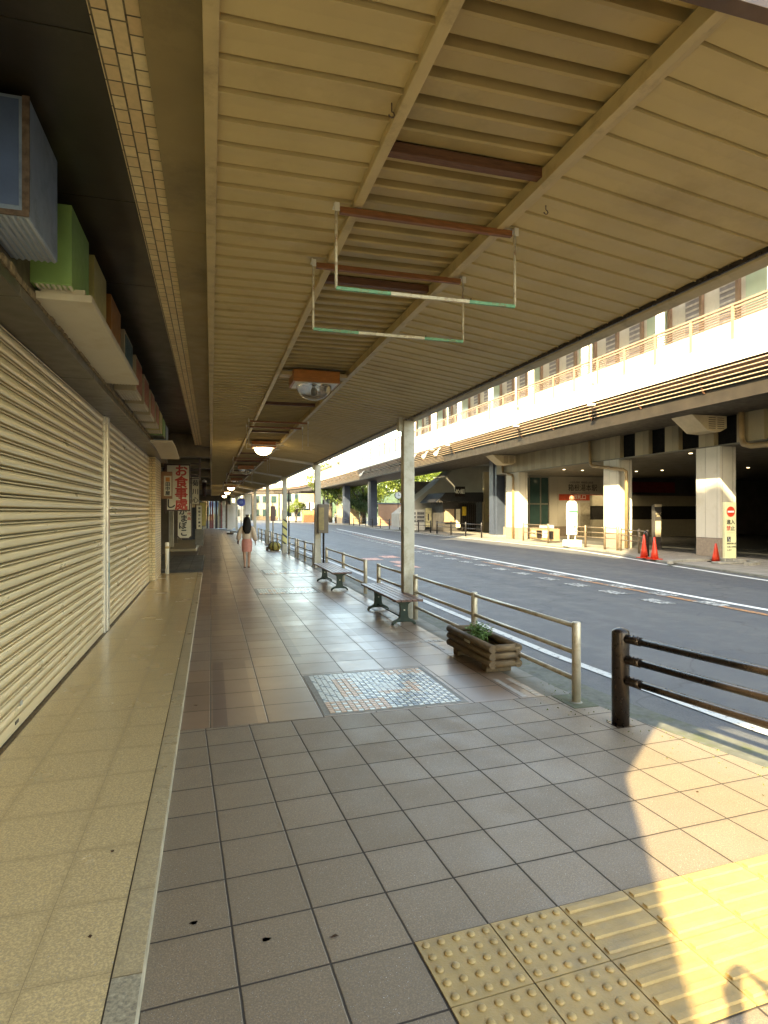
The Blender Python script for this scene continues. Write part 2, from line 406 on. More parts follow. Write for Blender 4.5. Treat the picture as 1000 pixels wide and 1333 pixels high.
def kx(y):
    for (x0, y0), (x1, y1) in zip(KERB, KERB[1:]):
        if y0 <= y <= y1: return x0+(x1-x0)*(y-y0)/(y1-y0)
    return KERB[-1][0]
def sheet(name, pts, z, mt, bottom=-.4):
    m = MB(); A = [m.bm.verts.new((x, y, z)) for x, y in pts]; B = [m.bm.verts.new((x, y, bottom)) for x, y in pts]
    n = len(pts)
    f = m.bm.faces.new(A)
    for i in range(n): m.bm.faces.new((A[i], A[(i+1) % n], B[(i+1) % n], B[i]))
    bmesh.ops.triangulate(m.bm, faces=[f])
    return structure(m.build(name, mt))
GREY = tile_mat('granite_grey_tile', [(.305, .225, .148), (.255, .19, .125)], .3245, .3245, .0785, 2.477, R(3.0), .0045, (.035, .026, .02), .5, speck=.75, sscale=120, wear=.3, rvar=.09)
YB = 4.79
def arcade_extra(k, base, sp, wn, fx, fy):
    # darker runs of tiles, paler squares and narrow dark border strips, as laid
    c2 = k.n('ShaderNodeTexWhiteNoise'); cb = k.n('ShaderNodeCombineXYZ')
    k.l(k.math('FLOOR', k.math('DIVIDE', sp.outputs[1], 1.76)), cb.inputs[1]); k.l(k.math('FLOOR', k.math('DIVIDE', sp.outputs[0], .88)), cb.inputs[0]); k.l(cb.outputs[0], c2.inputs[0])
    base = k.mix(k.ramp(c2.outputs[0], .2, .8, 0, .35), base, (.30, .245, .20))
    # dark mauve strip beside the first joint, two of every five rows
    per = k.math('FRACT', k.math('DIVIDE', sp.outputs[1], 7.7))
    on = k.math('LESS_THAN', per, .27)
    a = k.math('MULTIPLY', k.math('GREATER_THAN', sp.outputs[0], .02), k.math('LESS_THAN', sp.outputs[0], .13))
    base = k.mix(k.math('MULTIPLY', k.math('MULTIPLY', a, on), .75), base, (.10, .065, .06))
    b = k.math('MULTIPLY', k.math('GREATER_THAN', sp.outputs[0], .36), k.math('LESS_THAN', sp.outputs[0], .44))
    base = k.mix(k.math('MULTIPLY', k.math('MULTIPLY', b, on), .6), base, (.40, .27, .17))
    on2 = k.math('MULTIPLY', k.math('GREATER_THAN', per, .27), k.math('LESS_THAN', per, .75))
    e = k.math('MULTIPLY', k.math('GREATER_THAN', sp.outputs[0], .89), k.math('LESS_THAN', sp.outputs[0], 1.0))
    base = k.mix(k.math('MULTIPLY', k.math('MULTIPLY', e, on2), .6), base, (.11, .08, .075))
    g = k.math('MULTIPLY', k.math('GREATER_THAN', sp.outputs[0], 1.79), k.math('LESS_THAN', sp.outputs[0], 1.90))
    base = k.mix(k.math('MULTIPLY', k.math('MULTIPLY', g, on2), .45), base, (.42, .36, .33))
    return base
BROWN = tile_mat('brown_glazed_tile', [(.28, .18, .115), (.205, .135, .09)], .4395, .4395, -.006, YB, 0, .0042, (.05, .036, .026), .31, speck=.14, sscale=120, wear=.3, rvar=.035, bump=.3, extra=arcade_extra)
sheet('pavement', [(-.225, -6)] + [(x-.02, y) for x, y in KERB if y < YB] + [(kx(YB)-.02, YB), (-.225, YB)], 0, GREY)
# arcade floor (starts where the grey tiles stop)
sheet('arcade_pavement', [(-.225, YB+.012), (2.88, YB+.012), (2.88, 34), (2.3, 46), (.7, 60), (-2.5, 76), (-14, 76), (-14, 24), (-.225, 24)], -.001, BROWN)
m = MB(); m.box(-.225, kx(YB)-.02, YB, YB+.012, -.1, -.004); structure(m.build('pavement_joint', mat('joint_dirt', (.04, .03, .022), .9)))
# kerb strip beyond the benches
kp = [(2.884, YB+.012)] + [(kx(YB), YB+.012)] + [(x, y) for x, y in KERB if YB < y <= 46] + [(2.304, 46), (2.884, 34)]
KS = tile_mat('kerb_slab', [(.21, .19, .15), (.17, .16, .125)], 3.0, .62, 2.0, YB, 0, .005, (.045, .045, .025), .7, speck=.25, sscale=150, wear=.8)
sheet('kerb', kp, -.003, KS)
# mossy gutter at the foot of the kerb
m = MB(); m.sweep([(.0, -.056), (.42, -.056)], [(x, y) for x, y in KERB if y <= 60]); structure(m.build('gutter', GUTM))
# side street behind the camera's left
m = MB(); m.box(-30, -.23, -3.05, -.9, -.4, -.02); structure(m.build('side_street', ASPH))
m = MB(); m.box(-30, -.23, -24, -3.06, -.4, -.01); structure(m.build('side_pavement', CONC))

# raised terrazzo shop floor
TERR = tile_mat('terrazzo', [(.68, .51, .27), (.64, .48, .255)], .44, .43, -.615-.44, 2.29, 0, .0013, (.20, .14, .07), .20, speck=.5, sscale=105, wear=.2, rvar=.04, bump=.1)
TERR2 = tile_mat('terrazzo_edge', [(.56, .44, .26), (.50, .39, .23)], .44, .50, -.33-.44, 2.26, 0, .0013, (.22, .16, .09), .3, speck=.55, sscale=105, wear=.25, rvar=.08, bump=.15)
sheet('shop_floor', [(-1.6, -.9), (-.336, -.9), (-.336, 16.9), (-1.6, 16.9)], .04, TERR)
sheet('shop_floor_edge', [(-.330, 2.26), (-.232, 2.26), (-.232, 16.9), (-.330, 16.9)], .041, TERR2)
GRAN = mat('grey_terrazzo', (.36, .31, .22), .4, var=.5, scale=70, grime=(.12, .11, .10), gscale=60)
m = MB(); m.box(-.330, -.232, -.9, 2.256, -.2, .041); structure(m.build('shop_floor_end_block', GRAN))
m = MB(); m.box(-.336, -.330, -.9, 16.9, 0, .035); structure(m.build('shop_floor_joint', mat('joint_dark', (.05, .035, .02), .9)))
m = MB(); m.box(-.232, -.2255, -.9, 16.9, -.1, .036); structure(m.build('shop_floor_nosing', mat('pale_nosing', (.50, .44, .32), .5)))
# darker entrance floors further on
m = MB(); m.box(-1.9, -.24, 17.0, 22.7, -.2, .10); structure(m.build('entrance_floor', tile_mat('slate_mat', [(.10, .095, .08), (.13, .12, .10)], .33, .33, -.24, 17, 0, .004, (.05, .045, .04), .4)))
m = MB(); m.box(-2.3, -.5, 22.75, 25.6, -.2, .06); structure(m.build('entrance_step', mat('brown_step', (.14, .09, .06), .4, var=.2)))
m = MB(); m.box(-2.3, -.6, 25.7, 34, -.2, .16); structure(m.build('entrance_plinth', mat('cream_plinth', (.32, .25, .15), .5, var=.2)))

# tactile paving: blister tiles then bar tiles, on the grey tiles' own grid
TACM = mat('tactile_yellow', (.37, .25, .10), .55, var=.18, scale=8, grime=(.26, .19, .10), gscale=5, bump=.5, bscale=120)
th = R(3.0); ux = Vector((math.cos(th), math.sin(th), 0)); uy = Vector((-math.sin(th), math.cos(th), 0))
T0 = Vector((.7455, 2.186, 0)); P = .3245
def tp(a, b, z=0): q = T0+ux*a+uy*b; return (q.x, q.y, z)
m = MB()
for r in range(2):
    for c in range(9):
        x0, x1 = c*P+.003, (c+1)*P-.003; y1, y0 = -r*P-.003, -(r+1)*P+.003
        z = .005
        A = [m.bm.verts.new(tp(*q, z)) for q in ((x0, y0), (x1, y0), (x1, y1), (x0, y1))]
        B = [m.bm.verts.new(tp(*q, -.01)) for q in ((x0, y0), (x1, y0), (x1, y1), (x0, y1))]
        m.bm.faces.new(A)
        for i in range(4): m.bm.faces.new((A[i], A[(i+1) % 4], B[(i+1) % 4], B[i]))
        if c < 2:
            for i in range(5):
                for j in range(5):
                    cx = x0+(i+.5)*(x1-x0)/5; cy = y0+(j+.5)*(y1-y0)/5; q = tp(cx, cy, z-.001)
                    m.lathe([(.0165, 0), (.0145, .006), (.008, .0085), (0.0001, .009)], q, 14)
        else:
            for j in range(4):
                cy = y0+(j+.5)*(y1-y0)/4
                prof = [(-.0165, 0), (-.0125, .010), (.0125, .010), (.0165, 0)]
                a, b = x0+.012, x1-.012
                m.prism(prof, lambda u, v, t: tp(t, cy+u, z-.001+v), a, b)
structure(m.build('tactile_paving', TACM, bevel=0))

# gum spots and litter on the grey tiles
GUM = mat('old_gum', (.025, .022, .022), .7)
def gum(x, y, r, s):
    rnd = random.Random(s); m = MB(); vs = []
    for i in range(14):
        a = i*2*math.pi/14; rr = r*rnd.uniform(.65, 1.25); vs.append(m.bm.verts.new((x+rr*math.cos(a), y+rr*math.sin(a)*.7, .0025)))
    top = m.bm.faces.new(vs); bmesh.ops.solidify(m.bm, geom=[top], thickness=.002); return m.build('gum_spot', GUM)
gum(-.067, 2.535, .016, 1)['label'] = 'black star-shaped gum spot on the grey tile nearest the step'
gum(.205, 2.36, .016, 2)['label'] = 'round black gum spot on grey tiles right of the other one'
for o in [o for o in COL.objects if o.name.startswith('gum_spot')]: o['category'] = 'gum spot'; o['group'] = 'gum spots on the grey tiles'

# mosaic panels
MOSW = mat('mosaic_white', (.46, .46, .41), .3, var=.1, scale=30); MOSB = mat('mosaic_blue_grey', (.095, .13, .16), .3, var=.25, scale=30); MOSO = mat('mosaic_orange', (.46, .26, .14), .35, var=.2, scale=30)
MOSG = mat('mosaic_grout', (.22, .205, .18), .7, var=.15, scale=20)
def mosaic(x0, x1, y0, y1, n, faint, label, seed):
    rnd = random.Random(seed)
    t = thing('mosaic_panel', label, 'mosaic', ((x0+x1)/2, (y0+y1)/2, 0), 'mosaics set in the arcade floor')
    MB().box(x0-.05, x1+.05, y0-.035, y1+.035, -.05, .002).build('border', MOSG, t)
    W, B, O = MB(), MB(), MB()
    p = (x1-x0)/n; ny = int((y1-y0)/p)
    for i in range(n):
        for j in range(ny):
            u = i/n; v = j/ny; X = x0+i*p; Y = y0+j*p; e = .004
            left = u < .30
            if (v < .22 and u < .42) or (.16 < u < .30 and .3 < v < .82) or (.42 < u < .78 and .30 < v < .40) or (u > .62 and v > .82) or (.62 < u < .80 and .40 < v < .60 and not u < .70): k = O
            elif left or (.3 < u < .62 and v > .80) or (.45 < u < .64 and .4 < v < .66): k = 'tri'
            else: k = W if ((i+j) % 2 == 0) != (rnd.random() < .14) else B
            if k == 'tri':
                # square cut into a pale and a dark triangle
                a = (X+e, Y+e, .0045); b = (X+p-e, Y+e, .0045); c = (X+p-e, Y+p-e, .0045); d = (X+e, Y+p-e, .0045)
                if (i+j) % 2: W.quad_ = W.bm.faces.new([W.bm.verts.new(q) for q in (a, b, c)]); (B if (i+j//2) % 3 == 0 else W).bm.faces.new([(B if (i+j//2) % 3 == 0 else W).bm.verts.new(q) for q in (a, c, d)])
                else: W.bm.faces.new([W.bm.verts.new(q) for q in (a, b, d)]); (B if (i//2+j) % 3 == 0 else W).bm.faces.new([(B if (i//2+j) % 3 == 0 else W).bm.verts.new(q) for q in (b, c, d)])
            elif k is O:
                if (i+j) % 2 == 0: O.box(X+e, X+p-e, Y+e, Y+p-e, .001, .005)
                else: (O if j % 2 else W).box(X+e, X+p-e, Y+e, Y+p-e, .001, .0047)
            else: k.box(X+e, X+p-e, Y+e, Y+p-e, .001, .005)
    W.build('white_tesserae', MOSW, t); B.build('blue_grey_tesserae', MOSB, t); O.build('orange_tesserae', MOSO, t)
    return t
mosaic(.935, 2.10, 4.86, 6.03, 24, 0, 'large square mosaic of white, blue-grey and orange pieces nearest the camera', 1)
mosaic(.935, 2.10, 12.25, 13.2, 22, 0, 'pale mosaic band in the brown tiles level with the second bench', 2)
mosaic(1.4, 2.6, 16.2, 17.4, 20, 0, 'small pale mosaic beside the second canopy column', 3)
# pale little border tiles by the kerb
m = MB()
for x0, x1, y0, y1 in ((2.66, 2.72, YB+.03, 5.45), (2.80, 2.86, YB+.03, 5.45), (2.2, 2.86, 7.18, 7.30), (2.64, 2.70, 6.75, 7.12), (2.64, 2.70, 9, 12), (1.9, 2.86, 15.3, 15.4)):
    nx = max(1, round((x1-x0)/.06)); ny = max(1, round((y1-y0)/.06))
    for i in range(nx):
        for j in range(ny): m.box(x0+i*.06+.003, x0+i*.06+.057, y0+j*.06+.003, y0+j*.06+.057, -.01, .002)
structure(m.build('border_tiles', mat('pale_border_tile', (.36, .31, .26), .5, var=.2, scale=20)))

# moss tufts in joints at the sunny corner
rnd = random.Random(5); m = MB()
for i in range(420):
    y = rnd.uniform(1.6, 5.2); x = kx(y)-.02-rnd.random()**2*.5
    if rnd.random() < .5: x = kx(y)+rnd.uniform(-.03, .05)
    s = rnd.uniform(.003, .009); a = rnd.uniform(0, 6.3)
    m.bm.faces.new([m.bm.verts.new((x+s*math.cos(a), y+s*math.sin(a), .001 if x < kx(y)-.02 else -.05)), m.bm.verts.new((x-s*math.cos(a), y-s*math.sin(a), .001 if x < kx(y)-.02 else -.05)), m.bm.verts.new((x+rnd.uniform(-s, s), y+rnd.uniform(-s, s), (.0 if x < kx(y)-.02 else -.05)+s*1.3))])
o = m.build('moss', mat('moss_green', (.12, .15, .03), .9, var=.4, scale=20)); tag(o, 'thin green moss growing in the joints along the kerb', 'moss'); o['kind'] = 'stuff'

# road markings
def stripe(name, pts, wid, mt, z=-.052):
    m = MB(); m.sweep([(-wid/2, z), (wid/2, z)], pts); return structure(m.build(name, mt))
EDGE = [(4.9, 0), (4.35, 2.5), (4.12, 3.7), (4.04, 4.6), (3.93, 6.4), (3.92, 9), (3.95, 18), (3.85, 25), (3.65, 34), (3.0, 46), (1.8, 60)]
def dense(pts, n=8):
    out = []
    for a, b in zip(pts, pts[1:]):
        for i in range(n): out.append((a[0]+(b[0]-a[0])*i/n, a[1]+(b[1]-a[1])*i/n))
    return out+[pts[-1]]
stripe('white_edge_line', dense(EDGE), .12, worn_paint('edge_line_paint', (.55, .54, .50), .55))
CL = [(9.2, 2), (9.3, 8), (9.42, 14), (9.5, 19), (9.7, 25), (10.3, 34), (11.3, 46), (12.2, 60)]
stripe('white_centre_line', dense(CL), .16, WHP)
stripe('orange_centre_line', dense([(8.8, 2), (8.86, 8), (8.9, 14), (8.95, 19)]), .15, ORP, -.0515)
stripe('orange_worn_line', dense([(9.0, 20), (9.3, 27), (9.9, 36), (10.6, 46)]), .15, worn_paint('worn_out_orange', (.50, .22, .09), .46), -.0515)
m = MB()
for k, off in ((0, -.35), (1, -1.15)):
    y = 8.8 + .5*k
    while y < 56:
        cx = [a[0]+(b[0]-a[0])*(y-a[1])/(b[1]-a[1]) for a, b in zip(CL, CL[1:]) if a[1] <= y <= b[1]]
        if cx:
            x = cx[0]+off; m.box(x-.17, x+.17, y, y+.62, -.055, -.051)
        y += 1.35
structure(m.build('white_dashes', WHP2))
m = MB()
for x, y, a in ((5.9, 17.5, .6), (6.2, 19, .6), (5.6, 20.6, .6), (6.5, 21.5, .6)):
    m.box(x-.3, x+.3, y, y+1.0, -.0545, -.0505)
structure(m.build('pink_road_patch', worn_paint('pink_paint', (.62, .30, .22), .5)))
stripe('far_edge_line', dense([(12.6, 8), (13.5, 13), (14.3, 17.0), (15.0, 20), (15.7, 24), (15.9, 30), (15.7, 40), (15.7, 60)]), .14, WHP)

# far pavement and station floor
FP = tile_mat('far_pavement', [(.30, .27, .23), (.25, .225, .195)], .6, .6, 0, 0, 0, .006, (.1, .09, .08), .6, speck=.3, wear=.4)
m = MB()
vs = [(x+.15, y) for x, y in FARK] + [(60, 104), (60, -6)]
A = [m.bm.verts.new((x, y, 0)) for x, y in vs]; f = m.bm.faces.new(A); bmesh.ops.triangulate(m.bm, faces=[f])
structure(m.build('far_pavement', FP))
m = MB(); m.sweep([(0, -.1), (0, .004), (.15, .004), (.15, -.1)], FARK); structure(m.build('far_kerb', CONC))
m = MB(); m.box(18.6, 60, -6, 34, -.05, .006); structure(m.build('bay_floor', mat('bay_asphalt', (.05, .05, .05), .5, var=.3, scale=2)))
m = MB()
for i in range(5): m.box(22, 34, 8+i*3.2, 8.12+i*3.2, .004, .009)
structure(m.build('bay_markings', WHP2))

# ------------------------------------------------------------------ shop building on the left
XS = -1.385
shop = thing('shop_building', 'closed shop building with cream roller shutters along the left of the arcade', 'building', (-1.5, 0, 0))
WALLM = mat('render_wall', (.42, .36, .26), .8, var=.15, scale=2)
MB().box(-14, -1.45, -.9, 17.3, -.1, 15.2).build('wall', WALLM, shop)
def shutter(y0, y1, ztop, lab):
    m = MB(); p = .0965; n = int((ztop-.14)/p); pts = []
    for i in range(n+1):
        z = .14+i*p
        # one lath: rounded belly, then a narrow rolled lip with a dark gap
        for dz, dx in ((0, -.018), (.004, .001), (.010, .006), (.026, .011), (.045, .012), (.058, .009), (.064, .002), (.0655, -.024), (.0725, -.024), (.0735, .003), (.079, .009), (.085, .003), (.0860, -.028), (.0945, -.028)):
            if z+dz < ztop: pts.append((XS+dx, z+dz))
    ys = [y0+(y1-y0)*i/24 for i in range(25)]
    rows = []
    for y in ys:
        rows.append([m.bm.verts.new((x+.0012*mnoise.noise(Vector((y*.8, z*1.5, 0))), y, z)) for x, z in pts])
    for a, b in zip(rows, rows[1:]):
        for i in range(len(pts)-1):
            if pts[i][0] < XS-.02 and pts[i+1][0] < XS-.02: continue      # the slot between two laths stays open
            f = m.bm.faces.new((a[i], b[i], b[i+1], a[i+1])); f.smooth = abs(pts[i][0]-pts[i+1][0]) < .008
    s = m.build('shutter', SHUT, shop, label=lab)
    MB().box(XS-.012, XS+.014, y0, y1, .055, .138).build('bottom_rail', SHUT, s, bevel=.004)
    MB().box(XS-.02, XS+.012, y0, y1, .035, .054).build('rubber_seal', BLKM, s)
    return s
s1 = shutter(-.7, 8.70, 2.93, 'long cream shutter nearest the camera')
lk = MB().box(XS+.0135, XS+.019, 4.95, 5.03, .10, .125)
lk.build('lock', mat('lock_steel', (.10, .09, .08), .4, metal=.7), s1, bevel=.003)
MB().box(XS+.012, XS+.0155, 5.08, 5.13, .20, .235).build('sticker', mat('grey_sticker', (.35, .35, .33), .5), s1)
s2 = shutter(8.98, 14.9, 2.93, 'second cream shutter beyond the aluminium post')
pst = MB().box(XS-.03, XS+.035, 8.70, 8.84, .04, 2.93).box(XS-.03, XS+.05, 8.84, 8.98, .04, 2.93).build('shutter_post', ALU, shop, bevel=.006)
for i, (z, c) in enumerate(((1.95, (.45, .28, .20)), (1.35, (.5, .33, .26)), (.62, (.30, .40, .42)))):
    MB().box(XS+.0505, XS+.0525, 8.86, 8.96, z, z+.34).build('peeling_sticker', mat('sticker%d' % i, c, .6, var=.4, scale=30), pst)
# floor channel, slight rust
MB().box(XS-.05, XS+.045, -.7, 14.9, .0405, .048).build('floor_channel', mat('channel_brown', (.10, .065, .035), .5, metal=.4, var=.5, scale=12), shop)
# tiled pillar at the end of the shutters
MB().box(-1.45, -1.25, 14.95, 16.6, .04, 2.93).build('tiled_pillar', BRKV, shop, bevel=.01)
# header soffit of metal panels over the shutters
for i, (a, b) in enumerate(((-.8, 2.0), (2.0, 4.05), (4.05, 6.35), (6.35, 8.7), (8.7, 11.2), (11.2, 13.6), (13.6, 16.8))):
    MB().box(-1.46, -1.09, a+.004, b-.004, 2.93, 3.0).build('header_panel', HEADM, shop, bevel=.004)
MB().box(-1.41, XS-.005, -.7, 15, 2.90, 2.93).build('shutter_slot', BLKM, shop)
# crumbling mortar edge on top of the header
m = MB(); rnd = random.Random(3)
y = -.5
while y < 16.6:
    L = rnd.uniform(.05, .16)
    m.box(-1.14, -1.085+rnd.uniform(-.006, .014), y, y+L, 3.0+.001, 3.03+rnd.uniform(0, .035)); y += L*.97
m.build('mortar_edge', RUBB, shop)
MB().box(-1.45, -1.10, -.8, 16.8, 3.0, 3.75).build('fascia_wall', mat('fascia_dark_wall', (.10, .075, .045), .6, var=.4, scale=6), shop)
# far part of the same row: taller block
far_b = thing('tall_building', 'taller building continuing the shop row beyond the first closed shop', 'building', (-2.5, 17, 0))
MB().box(-16, -2.32, 17.3, 74, -.1, 20.5).build('wall', WALLM, far_b)
DW = mat('dark_shop_wall', (.085, .062, .038), .6, var=.4, scale=2)
MB().box(-2.32, -1.75, 17.3, 24.0, 2.75, 3.7).build('shop_lintel', DW, far_b)
MB().box(-2.32, -1.62, 24.0, 74, 2.6, 3.7).build('shop_lintel', DW, far_b)
for i, (y, mt) in enumerate(((17.4, DW), (19.2, COLD), (21.6, COLP), (24.3, DW), (27.2, COLP), (30.4, DW), (34, COLD), (39, DW), (45, COLP), (52, DW))):
    MB().box(-2.30, -1.72 if y < 24 else -1.55, y, y+.35, .05, 2.75).build('shop_pier', mt, far_b, bevel=.01)
for a, b, mt in ((17.75, 19.2, SHUT), (19.55, 21.6, DARKV), (21.95, 24.3, CREAMP), (24.65, 27.2, DARKV), (27.55, 30.4, PINKB), (30.75, 34, DARKV), (34.35, 39, DARKV), (39.35, 45, DARKV), (45.35, 52, PINKB)):
    b1 = MB().box(-2.31, -2.22, a, b, .05, 2.6)
    if mt is SHUT:
        for k in range(26): b1.box(-2.22, -2.20, a, b, .10+k*.096, .16+k*.096)
    b1.build('shop_front', mt, far_b)
shade_b = thing('shading_block', 'unseen block added behind the camera to shade the road and front pillar', 'building', (-8, -12, 0))
MB().prism([(-1.4, -3.1), (-1.4, -24), (-20, -24)], lambda u, v, t: (u, v, t), -.1, 21.3).build('wall', WALLM, shade_b)  # unseen block, added and cut along the sun direction to cast shade
MB().box(-3.4, -1.45, -3.9, -.92, 6.7, 21.2).build('alley_shade_box', WALLM, shade_b)  # unseen box added over the alley to keep sun off the road
for i in range(5):
    for j in range(4): MB().box(-1.41, -1.36, -22+i*3.8, -20+i*3.8, 2+j*4, 4+j*4).build('window', GLASSD, shade_b)

MB().box(-15, -2.5, 26, 41, 20.6, 25).build('upper_shade_block', WALLM, far_b)  # unseen mass added on top to shade the stair and kiosk
# sign boxes in a row above the shutters, all standing on the mortar edge
BOXES = [(3.33, 3.90, 3.09, 3.69, -.86, BLUE, 'pale blue box with rusty frame and darker blue front, nearest of the row'),
         (4.27, 4.84, 3.09, 3.62, -.86, GREENB, 'bright green box above the start of the long white awning panel'),
         (5.05, 5.60, 3.09, 3.62, -.86, YELB, 'mustard yellow box after the green box'),
         (5.85, 6.45, 3.09, 3.60, -.86, ORB, 'orange box behind the mustard yellow box'),
         (6.72, 7.40, 3.09, 3.54, -.86, TEALB, 'cream box with a dark teal outer face'),
         (7.70, 8.35, 3.08, 3.52, -.86, REDB, 'cream box with faded orange-red face, first after the long white awning panel'),
         (8.62, 9.25, 3.08, 3.49, -.86, REDB, 'cream box with red face and ribbed base, second of the red-faced boxes'),
         (9.50, 10.15, 3.07, 3.46, -.86, REDB, 'third of the red-faced boxes'),
         (10.4, 11.0, 3.07, 3.44, -.86, REDB, 'fourth and farthest of the red-faced boxes'),
         (11.2, 11.75, 3.07, 3.42, -.86, YELB, 'small yellow box before the curved white awning'),
         (11.95, 12.5, 3.07, 3.40, -.86, GREENB, 'small green box near the far end of the row'),
         (12.7, 13.3, 3.07, 3.38, -.86, BLUE, 'small blue box at the far end of the row')]
RIBW = mat('ribbed_white_base', (.56, .52, .44), .5, var=.1, scale=10)
for i, (a, b, z0, z1, xo, mt, lab) in enumerate(BOXES):
    t = thing('sign_box', lab, 'sign box', (-1.0, (a+b)/2, z0), 'row of coloured boxes above the shutters')
    body = mt if i < 4 or i > 8 else PINKB
    MB().box(-1.10, xo, a, b, z0+.012, z1).build('body', body, t, bevel=.006)
    if 4 <= i <= 8: MB().box(xo, xo+.006, a+.05, b-.05, z0+.05, z1-.04).build('face_panel', mt, t)
    if i == 0:
        MB().box(-1.08, xo-.045, a-.004, a+.001, z0+.06, z1-.02).build('front_panel', BLUED, t)
        fr = MB()
        for q in ((-1.10, xo, z0+.01, z0+.035), (xo-.03, xo+.002, z0+.035, z1)): fr.box(q[0], q[1], a-.008, a+.004, q[2], q[3])
        fr.build('rusty_edge', RUST, t)
    m = MB()      # ribbed translucent underside
    nr = 7
    for k in range(nr):
        x = -1.085+(xo+1.085)*(k+.5)/nr; m.tube((x, a+.01, z0+.012), (x, b-.01, z0+.012), .010, 8)
    m.build('ribbed_base', RIBW if i != 0 else mat('ribbed_blue_base', (.30, .34, .40), .45, var=.1), t)
ap = thing('awning_panel', 'long flat white awning panel under the green and yellow boxes', 'awning', (-.92, 5.6, 3.03))
MB().box(-1.088, -.754, 4.34, 7.02, 3.026, 3.075).build('slab', SLABW, ap, bevel=.006)
MB().box(-1.06, -.80, 4.36, 4.40, 3.076, 3.11).build('end_lip', SLABW, ap)
ap2 = thing('curved_awning', 'white curved awning panel at the far end of the coloured boxes', 'awning', (-.92, 13.0, 2.95))
m = MB(); prof = []
for i in range(14):
    t_ = i/13; prof.append((11.9+t_*2.6, 2.985-.10*t_+(.05*math.sin(t_*math.pi)) ))
lo = [(y, z-.035) for y, z in prof][::-1]
m.prism(prof+lo, lambda u, v, t: (t-( .0), u, v), -1.088, -.70)
m.build('slab', SLABW, ap2, bevel=0)

# dark soffit, strip of facing tiles and brown panel between shops and canopy
sof = thing('shopfront_soffit', 'dark metal soffit with a strip of cream tiles above the shutters', 'soffit', (-.7, 8, 3.6))
for i, (a, b) in enumerate(((1.2, 2.9), (2.9, 4.4), (4.4, 6.0), (6.0, 9.2), (9.2, 12.4), (12.4, 15.6), (15.6, 17.2))):
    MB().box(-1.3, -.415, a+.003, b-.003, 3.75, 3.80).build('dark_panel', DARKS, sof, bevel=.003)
MB().box(-.424, -.247, 1.2, 17.0, 3.45, 3.80).build('tile_strip', BRK, sof, bevel=.002)
for a, b in ((1.2, 4.0), (4.0, 7.6), (7.6, 12.0), (12.0, 17.0)): MB().box(-.243, -.030, a+.0015, b-.0015, 3.42, 3.50).build('brown_panel', BAND, sof, bevel=.002)
# beyond the shop: cross beam and lower dull ceiling
MB().box(-1.6, -.03, 17.05, 17.5, 3.15, 3.8).build('cross_beam', mat('dull_beam', (.17, .13, .08), .6), sof)
DULL = mat('dull_ceiling', (.13, .10, .065), .6, var=.15, scale=1.5)
MB().box(-2.3, -.03, 17.5, 70, 3.42, 3.55).build('dull_ceiling', DULL, sof)
for y in (21.0, 26.5, 33, 41): MB().box(-2.2, -.04, y, y+.3, 3.12, 3.42).build('dull_beam', COLD, sof)

# ------------------------------------------------------------------ arcade canopy
ZC = 3.30; XI, XO, XE, ZE = .75, 1.583, 3.02, 3.085
can = thing('arcade_canopy', 'long cream steel canopy over the pavement with ribbed ceiling', 'canopy', (1.5, 20, ZC))
Y1 = 66.0
def xe(y):   # outer edge follows the kerb's bend far away
    return XE if y < 30 else XE-(y-30)*.022
# left zone: flat cream trays with a thin raised seam every 176 mm
def trays(x0, x1, z0, z1, ya, yb, pitch, dent, mt, name, y_of=None):
    m = MB(); y = ya; prof = []
    rnd = random.Random(11)
    while y < yb:
        e = rnd.uniform(-.0015, .0015)
        prof += [(y, 0+e), (y+pitch*.4, .003+e), (y+pitch*(.90-dent*.08), 0+e), (y+pitch*(.905-dent*.08), .035), (y+pitch*.93-pitch*dent*.03, .035), (y+pitch*.935-pitch*dent*.03, -.008-dent*.006), (y+pitch*.955, -.008-dent*.006), (y+pitch*.965, -.002), (y+pitch*.985, -.002)]
        y += pitch
    nx = 6; rows = []
    for i in range(nx+1):
        t = i/nx; x = x0+(x1-x0)*t; z = z0+(z1-z0)*t
        rows.append([m.bm.verts.new((x0+((xe(y)-.02 if x1 == XE else x1)-x0)*t, y, z+dz+.002*mnoise.noise(Vector((x*3, y*2.2, 1))))) for y, dz in prof])
    for a, b in zip(rows, rows[1:]):
        for j in range(len(prof)-1):
            if prof[j][1] > .03 and prof[j+1][1] > .03: continue             # open joint between two trays
            m.bm.faces.new((a[j], a[j+1], b[j+1], b[j]))
    return m.build(name, mt, can)
trays(.024, XI-.02, ZC-.005, ZC, 1.56, Y1, .176, 1, CREAM, 'ceiling_left')
trays(XO+.03, XE, ZC, ZE+.03, 1.56, Y1, .176, .35, CREAM, 'ceiling_right')
# middle zone: deeper corrugated decking lying on top of the two beams
m = MB(); prof = []; y = 1.56; p = .16
while y < Y1:
    prof += [(y, 0), (y+p*.66, .010), (y+p*.78, .026), (y+p*.80, .065), (y+p*.925, .065), (y+p*.935, .0), (y+p*.985, -.008)]
    y += p
rows = [[m.bm.verts.new((x, y, ZC+.035+dz)) for y, dz in prof] for x in (XI-.03, (XI+XO)/2, XO+.03)]
for a, b in zip(rows, rows[1:]):
    for j in range(len(prof)-1):
        if prof[j][1] > .05 and prof[j+1][1] > .06: continue
        m.bm.faces.new((a[j], a[j+1], b[j+1], b[j]))
m.build('ceiling_decking', mat('decking_cream', (.43, .325, .155), .5, var=.12, scale=2.5, grime=(.30, .24, .12), gscale=1.5), can)
